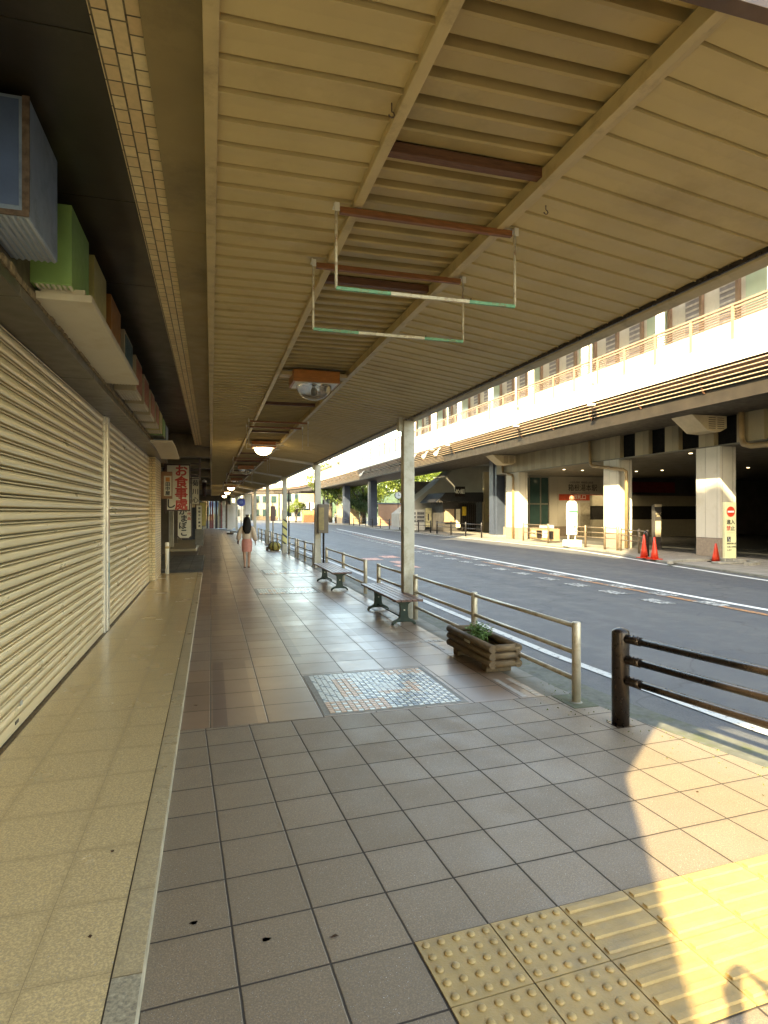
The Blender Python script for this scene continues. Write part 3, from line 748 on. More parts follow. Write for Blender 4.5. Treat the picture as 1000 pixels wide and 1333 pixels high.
# long beams
MB().box(XI-.028, XI+.022, 1.56, Y1, ZC-.035, ZC+.03).build('beam', CREAM2, can, bevel=.005)
MB().box(XO-.028, XO+.012, 1.56, Y1, ZC-.045, ZC+.03).box(XO+.018, XO+.05, 1.56, Y1, ZC-.028, ZC+.03).build('beam', CREAM2, can, bevel=.004)
MB().box(-.028, .026, 1.56, Y1, ZC-.03, ZC+.10).build('wall_rail', CREAM2, can, bevel=.004)
# end board
MB().box(.0, 1.9, 1.50, 1.555, ZC-.055, ZC+.09).build('end_board', mat('brown_end_board', (.13, .075, .045), .5, var=.3, scale=8), can, bevel=.003)
# outer trim
ypath = [(xe(y), y) for y in [1.5, 10, 20, 30, 38, 46, 54, Y1]]
m = MB(); m.sweep([(-.04, ZE+.045), (-.02, ZE+.0), (.01, ZE-.012), (.055, ZE-.022), (.075, ZE-.0), (.075, ZE+.14), (-.04, ZE+.14)], ypath, closed=True)
m.build('outer_trim', mat('trim_paint', (.52, .43, .27), .45, var=.12, scale=6, grime=(.28, .23, .14), gscale=4), can)
m = MB(); m.sweep([(-.066, ZE+.03), (-.056, ZE+.006), (-.042, ZE+.006), (-.042, ZE+.06)], ypath, closed=True); m.build('dark_bead', BLKM, can)
# roof on top (keeps the sun out), unseen near end shaped for the sun patch
m = MB()
A = [(-7, 1.6), (-7, -3.3), (-2.62, -3.3), (-1.08, -.76), (1.50, 1.45), (3.06, 1.45), (3.06, 1.6)]
m.prism(A, lambda u, v, t: (u, v, t), 3.43, 3.47)
m.prism([(-.03, 1.6), (3.06, 1.6), (3.06, 30), (xe(Y1)+.03, Y1), (-.03, Y1)], lambda u, v, t: (u, v, t), 3.43, 3.46)
m.build('roof_sheet', CREAM2, can)
MB().box(-1.6, -.03, 1.6, 17.3, 3.86, 3.9).build('roof_sheet', CREAM2, can)
# wooden battens seen between the beams
for y in (2.62, 4.22, 9.3, 12.6, 17.4, 20.2, 24.9, 28.2): MB().box(XI+.022, XO-.028, y, y+.05, ZC-.012, ZC+.034).build('batten', WOODD, can)
# thin white cross stays from lamp brackets to the columns
COLS = [(2.95, 8.95), (3.06, 17.9), (2.86, 24.6), (2.80, 31.6), (2.70, 39.5), (2.45, 47.5), (2.2, 55.5)]
for i, (x, y) in enumerate(COLS):
    zt = ZE-.02
    c = MB().box(x-.088, x+.088, y-.075, y+.075, -.02, zt).build('column', COLP, can, bevel=.008, label='cream square steel column' if i == 0 else None)
    MB().box(x-.1, x+.1, y-.088, y+.088, .10, .34).build('base_sleeve', COLP, c, bevel=.008)
    MB().box(x-.16, x-.089, y-.05, y+.05, zt-.16, zt+.05).build('head_bracket', COLP, c, bevel=.005)
    if i > 0:
        m = MB(); A = Vector((XO+.06, y-.05, ZC-.06)); B = Vector((x-.14, y-.05, ZE-.01))
        d = B-A; ang = math.atan2(d.z, d.x); M = Matrix.Translation(A) @ Matrix.Rotation(-ang, 4, 'Y')
        m.box(0, d.length, -.03, .03, -.035, .035, M); m.build('white_stay', WHITEP, can, bevel=.004)
# yellow and black hazard tape round the third column
x, y = COLS[2]
k = NB('hazard_tape'); cc = k.coord(); sp = k.n('ShaderNodeSeparateXYZ'); k.l(cc, sp.inputs[0])
v = k.math('FRACT', k.math('MULTIPLY', k.math('ADD', sp.outputs[2], k.math('MULTIPLY', sp.outputs[0], .8)), 3.2))
k.l(k.mix(k.math('LESS_THAN', v, .28), (.62, .55, .20), (.03, .03, .03)), k.b.inputs['Base Color'])
MB().box(x-.092, x+.092, y-.079, y+.079, .36, 1.35).build('hazard_tape', k.m, can)

# ceiling hooks
for i, (x, y, lab) in enumerate(((1.72, 2.86, 'small rusty hook under the ceiling right of the outer beam'), (.70, 2.33, 'tiny wire hook under the left beam near the camera'), (1.60, 3.9, 'small hook beneath the outer beam beyond the first hanging frame'))):
    pts = [(x, y, ZC+.0), (x, y, ZC-.035)] + [(x+.012*math.sin(a), y, ZC-.047+.012*math.cos(a)) for a in [0, .8, 1.6, 2.4, 3.2, 4.0, 4.6]]
    tag(MB().path(pts, .0028, 6).build('ceiling_hook', RUST), lab, 'hook', 'hooks under the canopy')

# ------------------------------------------------------------------ hanging sign frames
def frame(y, rods, first):
    t = thing('hanging_frame', '', 'sign frame', (1.15, y, ZC), 'empty sign frames hanging from the canopy')
    xl, xr = .632, 1.675
    MB().box(xl+.02, xr-.02, y-.012, y+.018, ZC-.075, ZC-.042).build('wood_bar', WOODR, t, bevel=.002)
    for x, zt in ((xl, ZC-.005), (xr, ZC-.02)):
        b = MB().box(x-.010, x+.016, y-.016, y+.055, ZC-.035, ZC-.026).box(x-.010, x+.016, y-.018, y-.010, ZC-.07, ZC-.026)
        b.tube((x, y+.04, ZC-.035), (x, y+.04, zt+.02), .006, 8).build('bracket', WHITEP, t, bevel=.0015)
        MB().tube((x, y, ZC-.04), (x, y, 2.83), .0075, 10).build('rod', RODW, t)
    if rods == 'full':
        for a, b, mt in ((xl, xl+.30, RODG), (xl+.30, xl+.76, RODW), (xl+.76, xr, RODG)):
            MB().box(a, b, y-.008, y+.008, 2.82, 2.838).build('bottom_bar', mt, t, bevel=.002)
        for x in (xl+.29, xl+.42, xl+.77): MB().tube((x, y, 2.838), (x, y, 2.850), .003, 6).build('pin', RUST, t)
    else:
        MB().box(xl, xl+.62, y-.007, y+.007, 2.82, 2.834).build('bottom_bar', RODW, t, bevel=.002)
    return t
f0 = frame(3.12, 'full', True); f0['label'] = 'nearest and largest-looking empty frame with green and white rusty bottom bar'
copy_tree(f0, (1.15, 3.86, ZC), 'second empty frame with green and white bottom bar, just beyond the nearest one')
f2 = frame(10.8, 'part', True); f2['label'] = 'third empty frame, just in front of the first lit lamp'
names = ['fourth empty frame, close behind the third before the lit lamp', 'fifth empty frame, beyond the first lit lamp', 'sixth empty frame, close behind the fifth', 'seventh empty frame towards the far lamps', 'eighth empty frame towards the far lamps', 'ninth empty frame, small and far along the ceiling', 'tenth empty frame, farthest along the ceiling']
for y, lab in zip((11.5, 18.3, 19.0, 25.9, 26.7, 33.6, 34.4), names): copy_tree(f2, (1.15, y, ZC), lab)

# ------------------------------------------------------------------ ceiling lamps
def lamp(y, lit, lab):
    t = thing('ceiling_lamp', lab, 'lamp', (1.17, y, ZC), 'domed lamps along the canopy ceiling')
    MB().box(.90, 1.44, y, y+.42, ZC-.155, ZC-.02).build('wooden_box', ORANGE, t, bevel=.004)
    MB().box(.925, 1.415, y+.02, y+.40, ZC-.162, ZC-.156).build('base_plate', WHITEP, t)
    MB().box(XI+.022, .90, y+.12, y+.30, ZC-.06, ZC-.02).build('fixing_plate', CREAM2, t)
    MB().box(1.44, XO-.028, y+.12, y+.30, ZC-.06, ZC-.02).build('fixing_plate', CREAM2, t)
    prof = [(.205, 0), (.205, -.02), (.195, -.055), (.17, -.095), (.13, -.13), (.08, -.152), (.03, -.162), (.0001, -.163)]
    MB().lathe(prof, (1.17, y+.21, ZC-.163), 32).build('dome', GLOW if lit else DOMEG, t)
    if not lit:
        MB().lathe([(.0001, 0), (.02, -.005), (.032, -.04), (.028, -.075), (.0001, -.09)], (1.17, y+.21, ZC-.165), 14).build('bulb', mat('unlit_bulb', (.75, .72, .62), .3), t)
    else:
        ld = bpy.data.lights.new('lamp_light', 'POINT'); ld.energy = 1.2; ld.color = (1, .80, .52); ld.shadow_soft_size = .15
        lo = bpy.data.objects.new('lamp_light', ld); COL.objects.link(lo); lo.parent = t; lo.location = (0, .21, -.42)
    return t
lamp(6.88, False, 'nearest ceiling lamp, unlit, with orange-brown wooden box and clear dome')
lamp(14.1, True, 'second ceiling lamp, glowing bright beyond the third empty frame')
lamp(21.6, False, 'third ceiling lamp, unlit')
lamp(29.6, False, 'fourth ceiling lamp, unlit and partly hidden by frames')
lamp(38.0, True, 'fifth ceiling lamp, second of the lit ones')
lamp(47.0, True, 'sixth ceiling lamp, third of the lit ones')
lamp(57.5, True, 'farthest ceiling lamp, small lit dot')

# ------------------------------------------------------------------ guard fences by the kerb
def fence_section(pts, lab, grp='pale steel guard fences along the kerb', mt=RAILS, h=.70, r=.038, rails=(.66, .43, .20), tilt=0):
    x0, y0 = pts[0]; t = thing('guard_fence', lab, 'fence', (x0, y0, 0), grp)
    for x, y in pts:
        p = MB().lathe([(r, -.1), (r, h-.012), (r*.86, h-.003), (.0001, h)], (x, y, 0), 20).build('post', mt, t)
        MB().lathe([(r*1.35, -.02), (r*1.35, .006), (r, .012)], (x, y, 0), 20).build('base_collar', CONC, p)
    for z in rails:
        m = MB()
        for (xa, ya), (xb, yb) in zip(pts, pts[1:]): m.tube((xa, ya, z), (xb, yb, z), .0215, 12)
        m.build('rail', mt, t)
    return t
fence_section([(3.04, 4.56), (3.01, 6.6), (3.0, 8.72)], 'nearest pale fence, beside the log planter')
fence_section([(2.99, 9.05), (2.98, 10.75)], 'short pale fence just beyond the first canopy column')
fence_section([(2.98, 11.75), (3.0, 13.95), (3.0, 16.1)], 'pale fence behind the farther bench')
fence_section([(3.02, 18.4), (2.98, 19.9), (2.96, 21.4)], 'pale fence beyond the second canopy column')
fence_section([(2.95, 21.9), (2.92, 23.6)], 'short pale fence before the taped column')
fence_section([(2.88, 25.6), (2.86, 27.4), (2.84, 29.2)], 'pale fence beyond the taped column')
fence_section([(2.82, 29.8), (2.82, 31.2)], 'short pale fence near the hooded signal post')
fence_section([(2.78, 32.6), (2.74, 34.6), (2.70, 36.6)], 'far pale fence right of the walking woman')
fence_section([(2.6, 41), (2.5, 43), (2.45, 45)], 'farthest pale fence along the arcade')
# black fence on the right
bf = thing('black_fence', 'dark brown-black three-rail fence on a thick post in the right foreground', 'fence', (3.05, 4.0, 0))
bp = (3.06, 4.0); bd = Vector((3.33-3.13, 2.93-4.012, 0)).normalized()
MB().lathe([(.066, -.1), (.066, .715), (.060, .732), (.03, .748), (.0001, .752)], (*bp, 0), 28).build('post', BLKM, bf)
MB().box(2.985, 3.135, 3.925, 4.075, -.02, .004).build('base_plate', BLKM, bf)
nxt = (bp[0]+bd.x*3.4, bp[1]+bd.y*3.4)
MB().lathe([(.066, -.1), (.066, .715), (.060, .732), (.03, .748), (.0001, .752)], (*nxt, 0), 28).build('post', BLKM, bf)
for z in (.675, .515, .355):
    rl = MB().tube((bp[0]+bd.x*.10, bp[1]+bd.y*.10, z), (nxt[0]-bd.x*.10, nxt[1]-bd.y*.10, z), .028, 14).build('rail', BLKM, bf)
    m = MB(); side = Vector((-bd.y, bd.x, 0))
    m.tube((bp[0]+bd.x*.055, bp[1]+bd.y*.055, z), (bp[0]+bd.x*.19, bp[1]+bd.y*.19, z), .034, 12)
    for k in (.085, .125, .165):
        q = Vector((bp[0], bp[1], z))+bd*k
        for sg in (-1, 1): m.tube(q+side*.02*sg, q+side*.036*sg, .007, 6)
        m.tube(q+Vector((0, 0, .02)), q+Vector((0, 0, .038)), .006, 6)
    m.build('clamp', BLKM, rl)
# blue-grey reflective cap seen on the post
# short concrete block between the fences
structure(MB().box(2.93, 3.17, 4.42, 4.78, -.02, .004).build('kerb_block', mat('mossy_block', (.11, .115, .07), .9, var=.3, scale=12, bump=.6)))

# ------------------------------------------------------------------ benches
def bench(y0, y1, xc, lab):
    t = thing('bench', lab, 'bench', (xc, (y0+y1)/2, 0), 'slatted benches by the kerb')
    for i in range(5):
        x = xc-.205+i*.084
        MB().box(x, x+.074, y0, y1, .372, .405).build('slat', SLAT, t, bevel=.006)
    for yl in (y0+.28, y1-.38):
        def fn(u, v, tt): return (xc+u, tt, v)
        half = [(0, .372), (.175, .372), (.165, .345), (.10, .325), (.066, .30), (.058, .22), (.064, .13), (.075, .10), (.10, .085), (.15, .062), (.178, .035), (.185, .0), (.155, .0), (.145, .02), (.11, .04), (.05, .045), (0, .045)]
        poly = half+[(-u, v) for u, v in half[::-1][1:-1]]
        MB().prism(poly, fn, yl-.028, yl+.028).build('leg', DGREEN, t, bevel=.007)
    for dx in (-.0,): MB().tube((xc+dx, y0+.28, .09), (xc+dx, y1-.38, .09), .011, 8).build('stretcher', DGREEN, t)
    for yl in (y0+.28, y1-.38):
        MB().tube((xc, yl-.030, .22), (xc, yl-.042, .22), .012, 8).build('bolt', ALU, t)
    return t
bench(8.13, 10.20, 2.71, 'nearer slatted wooden bench with dark green legs beside the first column')
bench(12.2, 14.6, 2.60, 'farther slatted wooden bench with dark green legs before the second column')

# ------------------------------------------------------------------ log planter
pl = thing('log_planter', 'brown log planter box with a leafy green plant beside the kerb fence', 'planter', (2.86, 6.3, 0))
px0, px1, py0, py1 = 2.715, 3.0, 5.54, 6.62; r = .040
for i in range(3):
    z = .075+r+i*.078; o_ = .04 if True else 0
    for x in (px0, px1):
        lg = MB().tube((x, py0-.035, z), (x, py1+.035, z), r*random.Random(i).uniform(.96, 1.03), 14).build('long_log', LOGE if False else LOG, pl)
    for y in (py0, py1):
        MB().tube((px0+.02, y, z+.0), (px1+.015, y, z+.0), r*.93, 14).build('short_log', LOGE, pl)
for y in (py0+.12, py1-.2): MB().box(px0+.0, px1+.0, y, y+.12, .0, .078).build('bearer', LOG, pl, bevel=.008)
MB().box(px0+.03, px1-.03, py0+.03, py1-.03, .07, .20).build('soil', SOIL, pl)
MB().box(px0-.0435, px0-.040, 5.98, 6.12, .235, .262).build('name_plate', mat('plate_cream', (.45, .42, .33), .5), pl)
m = MB(); rnd = random.Random(9)
for s_ in range(44):
    a = rnd.uniform(0, 6.3); rr = rnd.uniform(.01, .13); bx, by = 2.85+rr*math.cos(a)*.8, 6.08+rr*math.sin(a)*1.6
    h = rnd.uniform(.12, .23); tipx = bx+rnd.uniform(-.06, .06); tipy = by+rnd.uniform(-.09, .09)
    m.tube((bx, by, .2), (tipx, tipy, .2+h), .0025, 5)
    for q in range(8):
        f = rnd.uniform(.5, 1.0); c = Vector((bx+(tipx-bx)*f, by+(tipy-by)*f, .2+h*f)); b = rnd.uniform(0, 6.3)
        d = Vector((math.cos(b), math.sin(b), rnd.uniform(-.1, .6))).normalized(); sd = d.cross(Vector((0, 0, 1))).normalized(); L = rnd.uniform(.026, .052)
        up = sd.cross(d)*.005
        vs = [c, c+d*L*.5+sd*L*.33-up, c+d*L, c+d*L*.5-sd*L*.33-up, c+d*L*.5+up]
        V = [m.bm.verts.new(v) for v in vs]
        m.bm.faces.new((V[0], V[1], V[4])); m.bm.faces.new((V[1], V[2], V[4])); m.bm.faces.new((V[2], V[3], V[4])); m.bm.faces.new((V[3], V[0], V[4]))
m.build('plant', LEAFM, pl)
m = MB()
for s_ in range(7):
    a = rnd.uniform(0, 6.3); c = Vector((2.85+.06*math.cos(a), 6.08+.14*math.sin(a), .2+rnd.uniform(.17, .23)))
    for q in range(5):
        b = q*1.256; d = Vector((math.cos(b), math.sin(b), .3)); s2 = Vector((-math.sin(b), math.cos(b), 0))
        m.bm.faces.new([m.bm.verts.new(c), m.bm.verts.new(c+d*.010+s2*.006), m.bm.verts.new(c+d*.016), m.bm.verts.new(c+d*.010-s2*.006)])
m.build('pale_blossom', mat('pale_petal', (.65, .62, .50), .6), pl)

# ------------------------------------------------------------------ shop signs hanging over the arcade
def sign_board(name, lab, x0, x1, y, z0, z1, th, frame_m, face_m, fw=.03, cat='sign', cut=0.0):
    t = thing(name, lab, cat, ((x0+x1)/2, y, z0))
    c = cut
    def P8(a, b, d, e, c): return [(a, d+c), (a+c, d), (b-c, d), (b, d+c), (b, e-c), (b-c, e), (a+c, e), (a, e-c)] if c else [(a, d), (b, d), (b, e), (a, e)]
    MB().prism(P8(x0, x1, z0, z1, c), lambda u, v, q: (u, q, v), y, y+th).build('frame', frame_m, t, bevel=.004)
    MB().prism(P8(x0+fw, x1-fw, z0+fw, z1-fw, c*.9), lambda u, v, q: (u, q, v), y-.004, y+.002).build('face', face_m, t)
    return t
FRM = mat('dark_red_brown_frame', (.06, .025, .018), .4, var=.3, scale=8)
s = sign_board('restaurant_sign', 'large white hanging sign with bold red vertical characters in a dark frame', -1.30, -.60, 19.0, 1.68, 3.08, .16, FRM, CREAMP, .04)
for i, ch in enumerate('お食事處'): text('red_character', ch, .36, (-.86, 18.992, 2.86-i*.333), FACE_Y, REDP, s, bold=.012, sx=1.05)
text('black_character', 'し', .30, (-1.16, 18.992, 1.88), FACE_Y, BLKP, s, bold=.008)
fr = MB()
fr.box(-1.45, -.30, 19.02, 19.08, 3.40, 3.46).box(-.36, -.30, 19.02, 19.08, 2.62, 3.46).box(-.60, -.30, 19.03, 19.07, 3.08, 3.12).box(-.60, -.30, 19.03, 19.07, 2.90, 2.93).box(-.60, -.30, 19.03, 19.07, 2.76, 2.79).box(-.60, -.30, 19.03, 19.07, 2.64, 2.68).box(-1.35, -1.30, 19.03, 19.07, 1.6, 3.4)
fr.build('hanging_rack', FRM, s)
s = sign_board('wooden_wall_sign', 'small orange-brown board with a white plate, left of the red-lettered sign', -1.36, -1.05, 17.9, 2.02, 2.78, .10, mat('orange_brown_board', (.30, .14, .06), .5, var=.2), mat('orange_brown_board'if 0 else 'orange_brown_face', (.34, .17, .08), .5), .02)
MB().box(-1.27, -1.07, 17.888, 17.895, 2.10, 2.66).build('white_plate', CREAMP, s)
MB().box(-1.225, -1.115, 17.884, 17.8875, 2.50, 2.62).build('orange_square', mat('orange_mark', (.62, .22, .04), .5), s)
for i, ch in enumerate('田中屋'): text('character', ch, .13, (-1.17, 17.883, 2.42-i*.125), FACE_Y, BLKP, s, bold=.004)
s = sign_board('fish_cake_sign', 'white hanging sign with brush-style black kana and clipped corners, below the red-lettered sign', -1.14, -.645, 22.0, .72, 2.05, .12, FRM, CREAMP, .03, cut=.09)
for i, ch in enumerate('とかまぼこ'): text('black_character', ch, .27, (-.93+.02*(-1)**i, 21.992, 1.90-i*.245), FACE_Y, BLKP, s, bold=.010)
for i, ch in enumerate('名代品'): text('red_character', ch, .12, (-.74, 21.992, 1.72-i*.15), FACE_Y, REDP, s, bold=.004)
s = sign_board('eel_shop_sign', 'narrow pale sign with two black characters high up behind the red-lettered sign', -.72, -.44, 24.2, 1.95, 3.0, .12, mat('grey_frame', (.14, .13, .11), .5), CREAMP, .015)
for i, ch in enumerate('菊川心'): text('black_character', ch, .24, (-.58, 24.192, 2.74-i*.32), FACE_Y, BLKP, s, bold=.004)
MB().box(-.80, -.42, 24.18, 24.34, 3.0, 3.06).build('roof_board', FRM, s)
s = sign_board('noodle_shop_sign', 'slim cream standing sign with tiny vertical writing, foot on a grey box', -.58, -.36, 25.5, .95, 1.92, .12, COLD, CREAMP, .012)
for i, ch in enumerate('箱根手打蕎麦'): text('character', ch, .095, (-.46, 25.492, 1.80-i*.145), FACE_Y, BLKP, s, bold=.003)
MB().box(-.62, -.30, 25.48, 25.8, .30, .95).build('grey_base', mat('grey_box', (.17, .155, .13), .6), s, bevel=.01)
s = sign_board('yellow_sign', 'small yellowish sign board far along the shop fronts', -.52, -.22, 29.0, 1.0, 2.1, .1, FRM, mat('yellow_face', (.5, .42, .13), .5), .02)
t = thing('marker_post', 'short white round post at the foot of the shop fronts', 'post', (-1.10, 16.6, .04))
MB().lathe([(.05, .04), (.05, .84), (.04, .86), (.0001, .865)], (-1.10, 16.6, 0), 16).build('post_body', WHITEP, t)
MB().lathe([(.053, .70), (.053, .76)], (-1.10, 16.6, 0), 16).build('band', CREAM2, t)
t = thing('shop_awning', 'blue-grey fabric awning over a far shop front', 'awning', (-1.0, 33, 2.3))
m = MB(); m.prism([(-1.55, 2.75), (-.35, 2.15), (-.35, 2.05), (-1.55, 2.6)], lambda u, v, q: (u, q, v), 33, 40); m.build('canvas', mat('blue_grey_canvas', (.15, .19, .22), .8), t)
MB().box(-1.5, -.5, 34, 39.5, .0, 1.9).build('stall_front', mat('dark_blue_stall', (.03, .035, .045), .7, var=.3), t)
t = thing('rolled_banner', 'dark rolled banner with white top under the ceiling past the signs', 'banner', (-.3, 28.2, 2.6))
MB().tube((-.30, 28.2, 2.35), (-.30, 28.2, 3.0), .09, 10).build('cloth', FRM, t)
MB().lathe([(.10, 0), (.10, .07), (.0001, .14)], (-.30, 28.2, 2.98), 12).build('cap', WHITEP, t)
# end of the arcade: curtain wall of coloured strips
t = thing('striped_shopfront', 'shopfront of upright cream, brown and maroon strips closing the far end', 'shopfront', (-.8, 63, 0))
rnd = random.Random(21); x = -2.4
cols = [mat('strip_cream', (.42, .37, .24), .7), mat('strip_brown', (.10, .055, .03), .7), mat('strip_sand', (.34, .27, .15), .7), mat('strip_black', (.02, .018, .016), .7), mat('strip_maroon', (.22, .04, .035), .7), mat('strip_white', (.6, .58, .5), .7)]
i = 0
order = [1, 3, 0, 2, 1, 2, 3, 0, 0, 3, 5, 4, 4, 5, 3, 0, 1, 4, 5]
while x < 1.7:
    wd = rnd.uniform(.12, .30); MB().box(x, x+wd-.01, 62.9, 63.1, 0, 2.75).build('strip', cols[order[i % len(order)]], t); x += wd; i += 1
MB().box(-2.4, 1.9, 62.8, 63.1, 2.75, 3.4).build('head_board', DW, t)

# ------------------------------------------------------------------ posts, boxes and signs near the columns
t = thing('timetable_post', 'brown timetable case on a dark pole against the second canopy column', 'post', (3.17, 17.5, 0))
MB().lathe([(.03, -.02), (.03, 2.0), (.0001, 2.02)], (3.19, 17.62, 0), 12).build('pole', BLKM, t)
b_ = MB().box(3.00, 3.30, 17.42, 17.60, 1.03, 1.88).build('case', mat('brown_case', (.07, .045, .025), .4, var=.2), t, bevel=.01)
MB().box(3.015, 3.17, 17.414, 17.421, 1.12, 1.78).build('notice', mat('yellow_brown_notice', (.20, .14, .04), .5, var=.3, scale=9), b_)
t = thing('hooded_signal_post', 'maroon hooded box on a pole beside the fourth column', 'post', (2.98, 30.6, 0))
MB().lathe([(.035, -.02), (.035, 2.1), (.0001, 2.12)], (2.98, 30.6, 0), 12).build('pole', RAILS, t)
MB().box(2.86, 3.08, 30.45, 30.62, 1.20, 1.95).build('hood', mat('maroon_box', (.10, .03, .025), .4), t, bevel=.02)
t = thing('dark_pole', 'thin dark upright pole right of the taped column', 'pole', (2.92, 23.7, 0))
MB().lathe([(.028, -.02), (.028, 2.45), (.032, 2.46), (.0001, 2.5)], (2.92, 23.7, 0), 12).build('shaft', mat('dark_red_pole', (.05, .025, .03), .4), t)
MB().lathe([(.07, -.02), (.07, .01), (.03, .03)], (2.92, 23.7, 0), 12).build('foot', BLKM, t)
t = thing('yellow_bundle', 'tied yellow and black bundle on the ground beside the taped column', 'bundle', (2.62, 26.2, 0))
m = MB(); m.lathe([(.0001, .0), (.20, .01), (.25, .10), (.24, .22), (.17, .32), (.06, .37), (.0001, .38)], (2.62, 26.2, 0), 18)
for v in m.bm.verts: v.co += Vector((v.co.x-2.62, v.co.y-26.2, 0))*.25*mnoise.noise(v.co*4)
m.build('sack', mat('yellow_cloth', (.42, .34, .09), .8, var=.3, scale=12, bump=.4), t)
m = MB()
for a in (0, 1.2, 2.1): m.path([(2.62+.262*math.cos(q)*math.cos(a), 26.2+.262*math.cos(q)*math.sin(a), .17+.21*math.sin(q)) for q in [i*.45 for i in range(15)]], .018, 6)
m.build('black_strap', BLKM, t)
MB().box(2.26, 2.36, 26.1, 26.25, 0, .16).build('black_block', BLKM, t, bevel=.02)
t = thing('blue_round_sign', 'round blue traffic sign on a thin post far along the kerb', 'road sign', (2.05, 44, 0))
MB().lathe([(.03, 0), (.03, 2.6), (.0001, 2.6)], (2.05, 44, 0), 10).build('post', RAILS, t)
MB().tube((2.05, 43.93, 2.35), (2.05, 43.95, 2.35), .30, 28).build('disc', mat('sign_blue', (.02, .06, .42), .4), t)
MB().tube((2.05, 43.92, 2.35), (2.05, 43.929, 2.35), .13, 20).build('pale_centre', mat('sign_pale_blue', (.10, .2, .6), .4), t)
t = thing('lantern_sign', 'white lantern-like box sign on a dark stand behind the walking woman', 'sign', (2.2, 37.5, 0))
MB().box(1.98, 2.34, 37.4, 37.6, 1.5, 2.75).build('box', WHITEP, t, bevel=.02)
MB().box(2.02, 2.2, 37.45, 37.55, .0, 1.5).build('stand', BLKM, t, bevel=.01)
for i, (x, y, h, lab) in enumerate(((1.35, 46, 2.2, 'white upright banner stand far down the arcade'), (1.7, 50, 2.4, 'second pale banner stand far down the arcade, nearer the road'))):
    t = thing('banner_stand', lab, 'banner', (x, y, 0), 'pale banner stands far down the arcade')
    MB().box(x-.2, x+.2, y, y+.04, .35, h).build('banner', WHITEP, t)
    MB().box(x-.25, x+.25, y-.2, y+.2, 0, .12).build('base', BLKM, t, bevel=.02)

# ------------------------------------------------------------------ elevated pedestrian deck
deck = thing('pedestrian_deck', 'elevated pedestrian deck with white sunlit fascia along the station', 'deck', (15, 20, 6))
DP = [(15, y) for y in range(2, 100, 7)]+[(14.7, 104), (13.6, 110), (11, 115), (7, 117.5), (-2, 118.5), (-40, 119)]
MB().sweep([(0, 6.15), (0, 6.80), (.06, 6.84), (.30, 6.84), (.30, 6.15)], DP, closed=True).build('fascia', DECKW, deck)
MB().sweep([(.02, 6.125), (.05, 6.15), (.3, 6.15), (.3, 6.125)], DP, closed=True).build('fascia_drip', BLKM, deck)
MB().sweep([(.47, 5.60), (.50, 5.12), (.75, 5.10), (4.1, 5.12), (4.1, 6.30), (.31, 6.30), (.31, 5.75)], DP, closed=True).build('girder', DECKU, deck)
MB().sweep([(.14, 6.13), (.45, 5.62), (.49, 5.60), (.30, 6.13)], DP, closed=True).build('louvre_backing', mat('louvre_back', (.36, .22, .16), .6), deck)
for i in range(5):
    z = 6.06-i*.112; o_ = .05+i*.085
    m = MB(); m.sweep([(o_+.024*math.cos(a), z+.019*math.sin(a)) for a in [k*math.pi/4 for k in range(8)]], [p for p in DP if p[1] <= 100], closed=True, smooth=True); m.build('louvre_pipe', LOUV, deck)
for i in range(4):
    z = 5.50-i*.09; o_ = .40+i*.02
    m = MB(); m.sweep([(o_+.03*math.cos(a), z+.02*math.sin(a)) for a in [k*math.pi/3 for k in range(6)]], [(15, y) for y in range(39, 101, 5)], closed=True); m.build('louvre_pipe', mat('shaded_louvre', (.36, .28, .21), .5), deck)  # darker copy of the louvre colour, shade painted in
m = MB()
for y in range(4, 99, 3): MB().prism([(.0, 6.14), (.42, 5.50), (.49, 5.50), (.1, 6.14)], lambda u, v, q: (15.02+u, q, v), y, y+.05).build('louvre_bracket', mat('brown_bracket', (.20, .10, .06), .5), deck)
# green panels, gaps, brown hand rail above
for i in range(58):
    a = 3+i*1.65
    if a > 98: break
    MB().box(15.10, 15.13, a+.015, a+1.635, 6.87, 7.40).build('green_panel', GLASSG, deck)
MB().sweep([(.05, 6.835), (.05, 6.868), (.16, 6.868), (.16, 6.835)], DP, closed=True).build('panel_channel', RAILB, deck)
for z, h in ((7.43, .02), (7.52, .015), (7.60, .015), (7.68, .015), (7.76, .05)):
    MB().sweep([(.08, z), (.08, z+h), (.13, z+h), (.13, z)], DP, closed=True).build('rail', RAILB, deck)
MB().sweep([(.06, 7.86), (.06, 7.92), (.15, 7.92), (.15, 7.86)], DP, closed=True).build('hand_rail', RAILB, deck)
for i in range(58):
    y = 3+i*1.65
    if y < 98: MB().box(15.07, 15.14, y-.05, y+.05, 6.84, 7.87).build('baluster', RAILB, deck)
for y in (36, 64.5, 78, 93):
    x = 18.0 if y < 40 else 16.9
    MB().box(x, x+.8, y, y+1.1, -.05, 5.3).box(x-.06, x, y+.35, y+.75, -.05, 5.3).build('steel_pier', NAVY, deck, bevel=.02)
    MB().box(x-.25, x+1.0, y-.25, y+1.35, -.02, .14).build('pier_plinth', CONC, deck, bevel=.02)
MB().box(-4.5, -3.7, 118.4, 119.4, 0, 5.3).build('steel_pier', NAVY, deck)
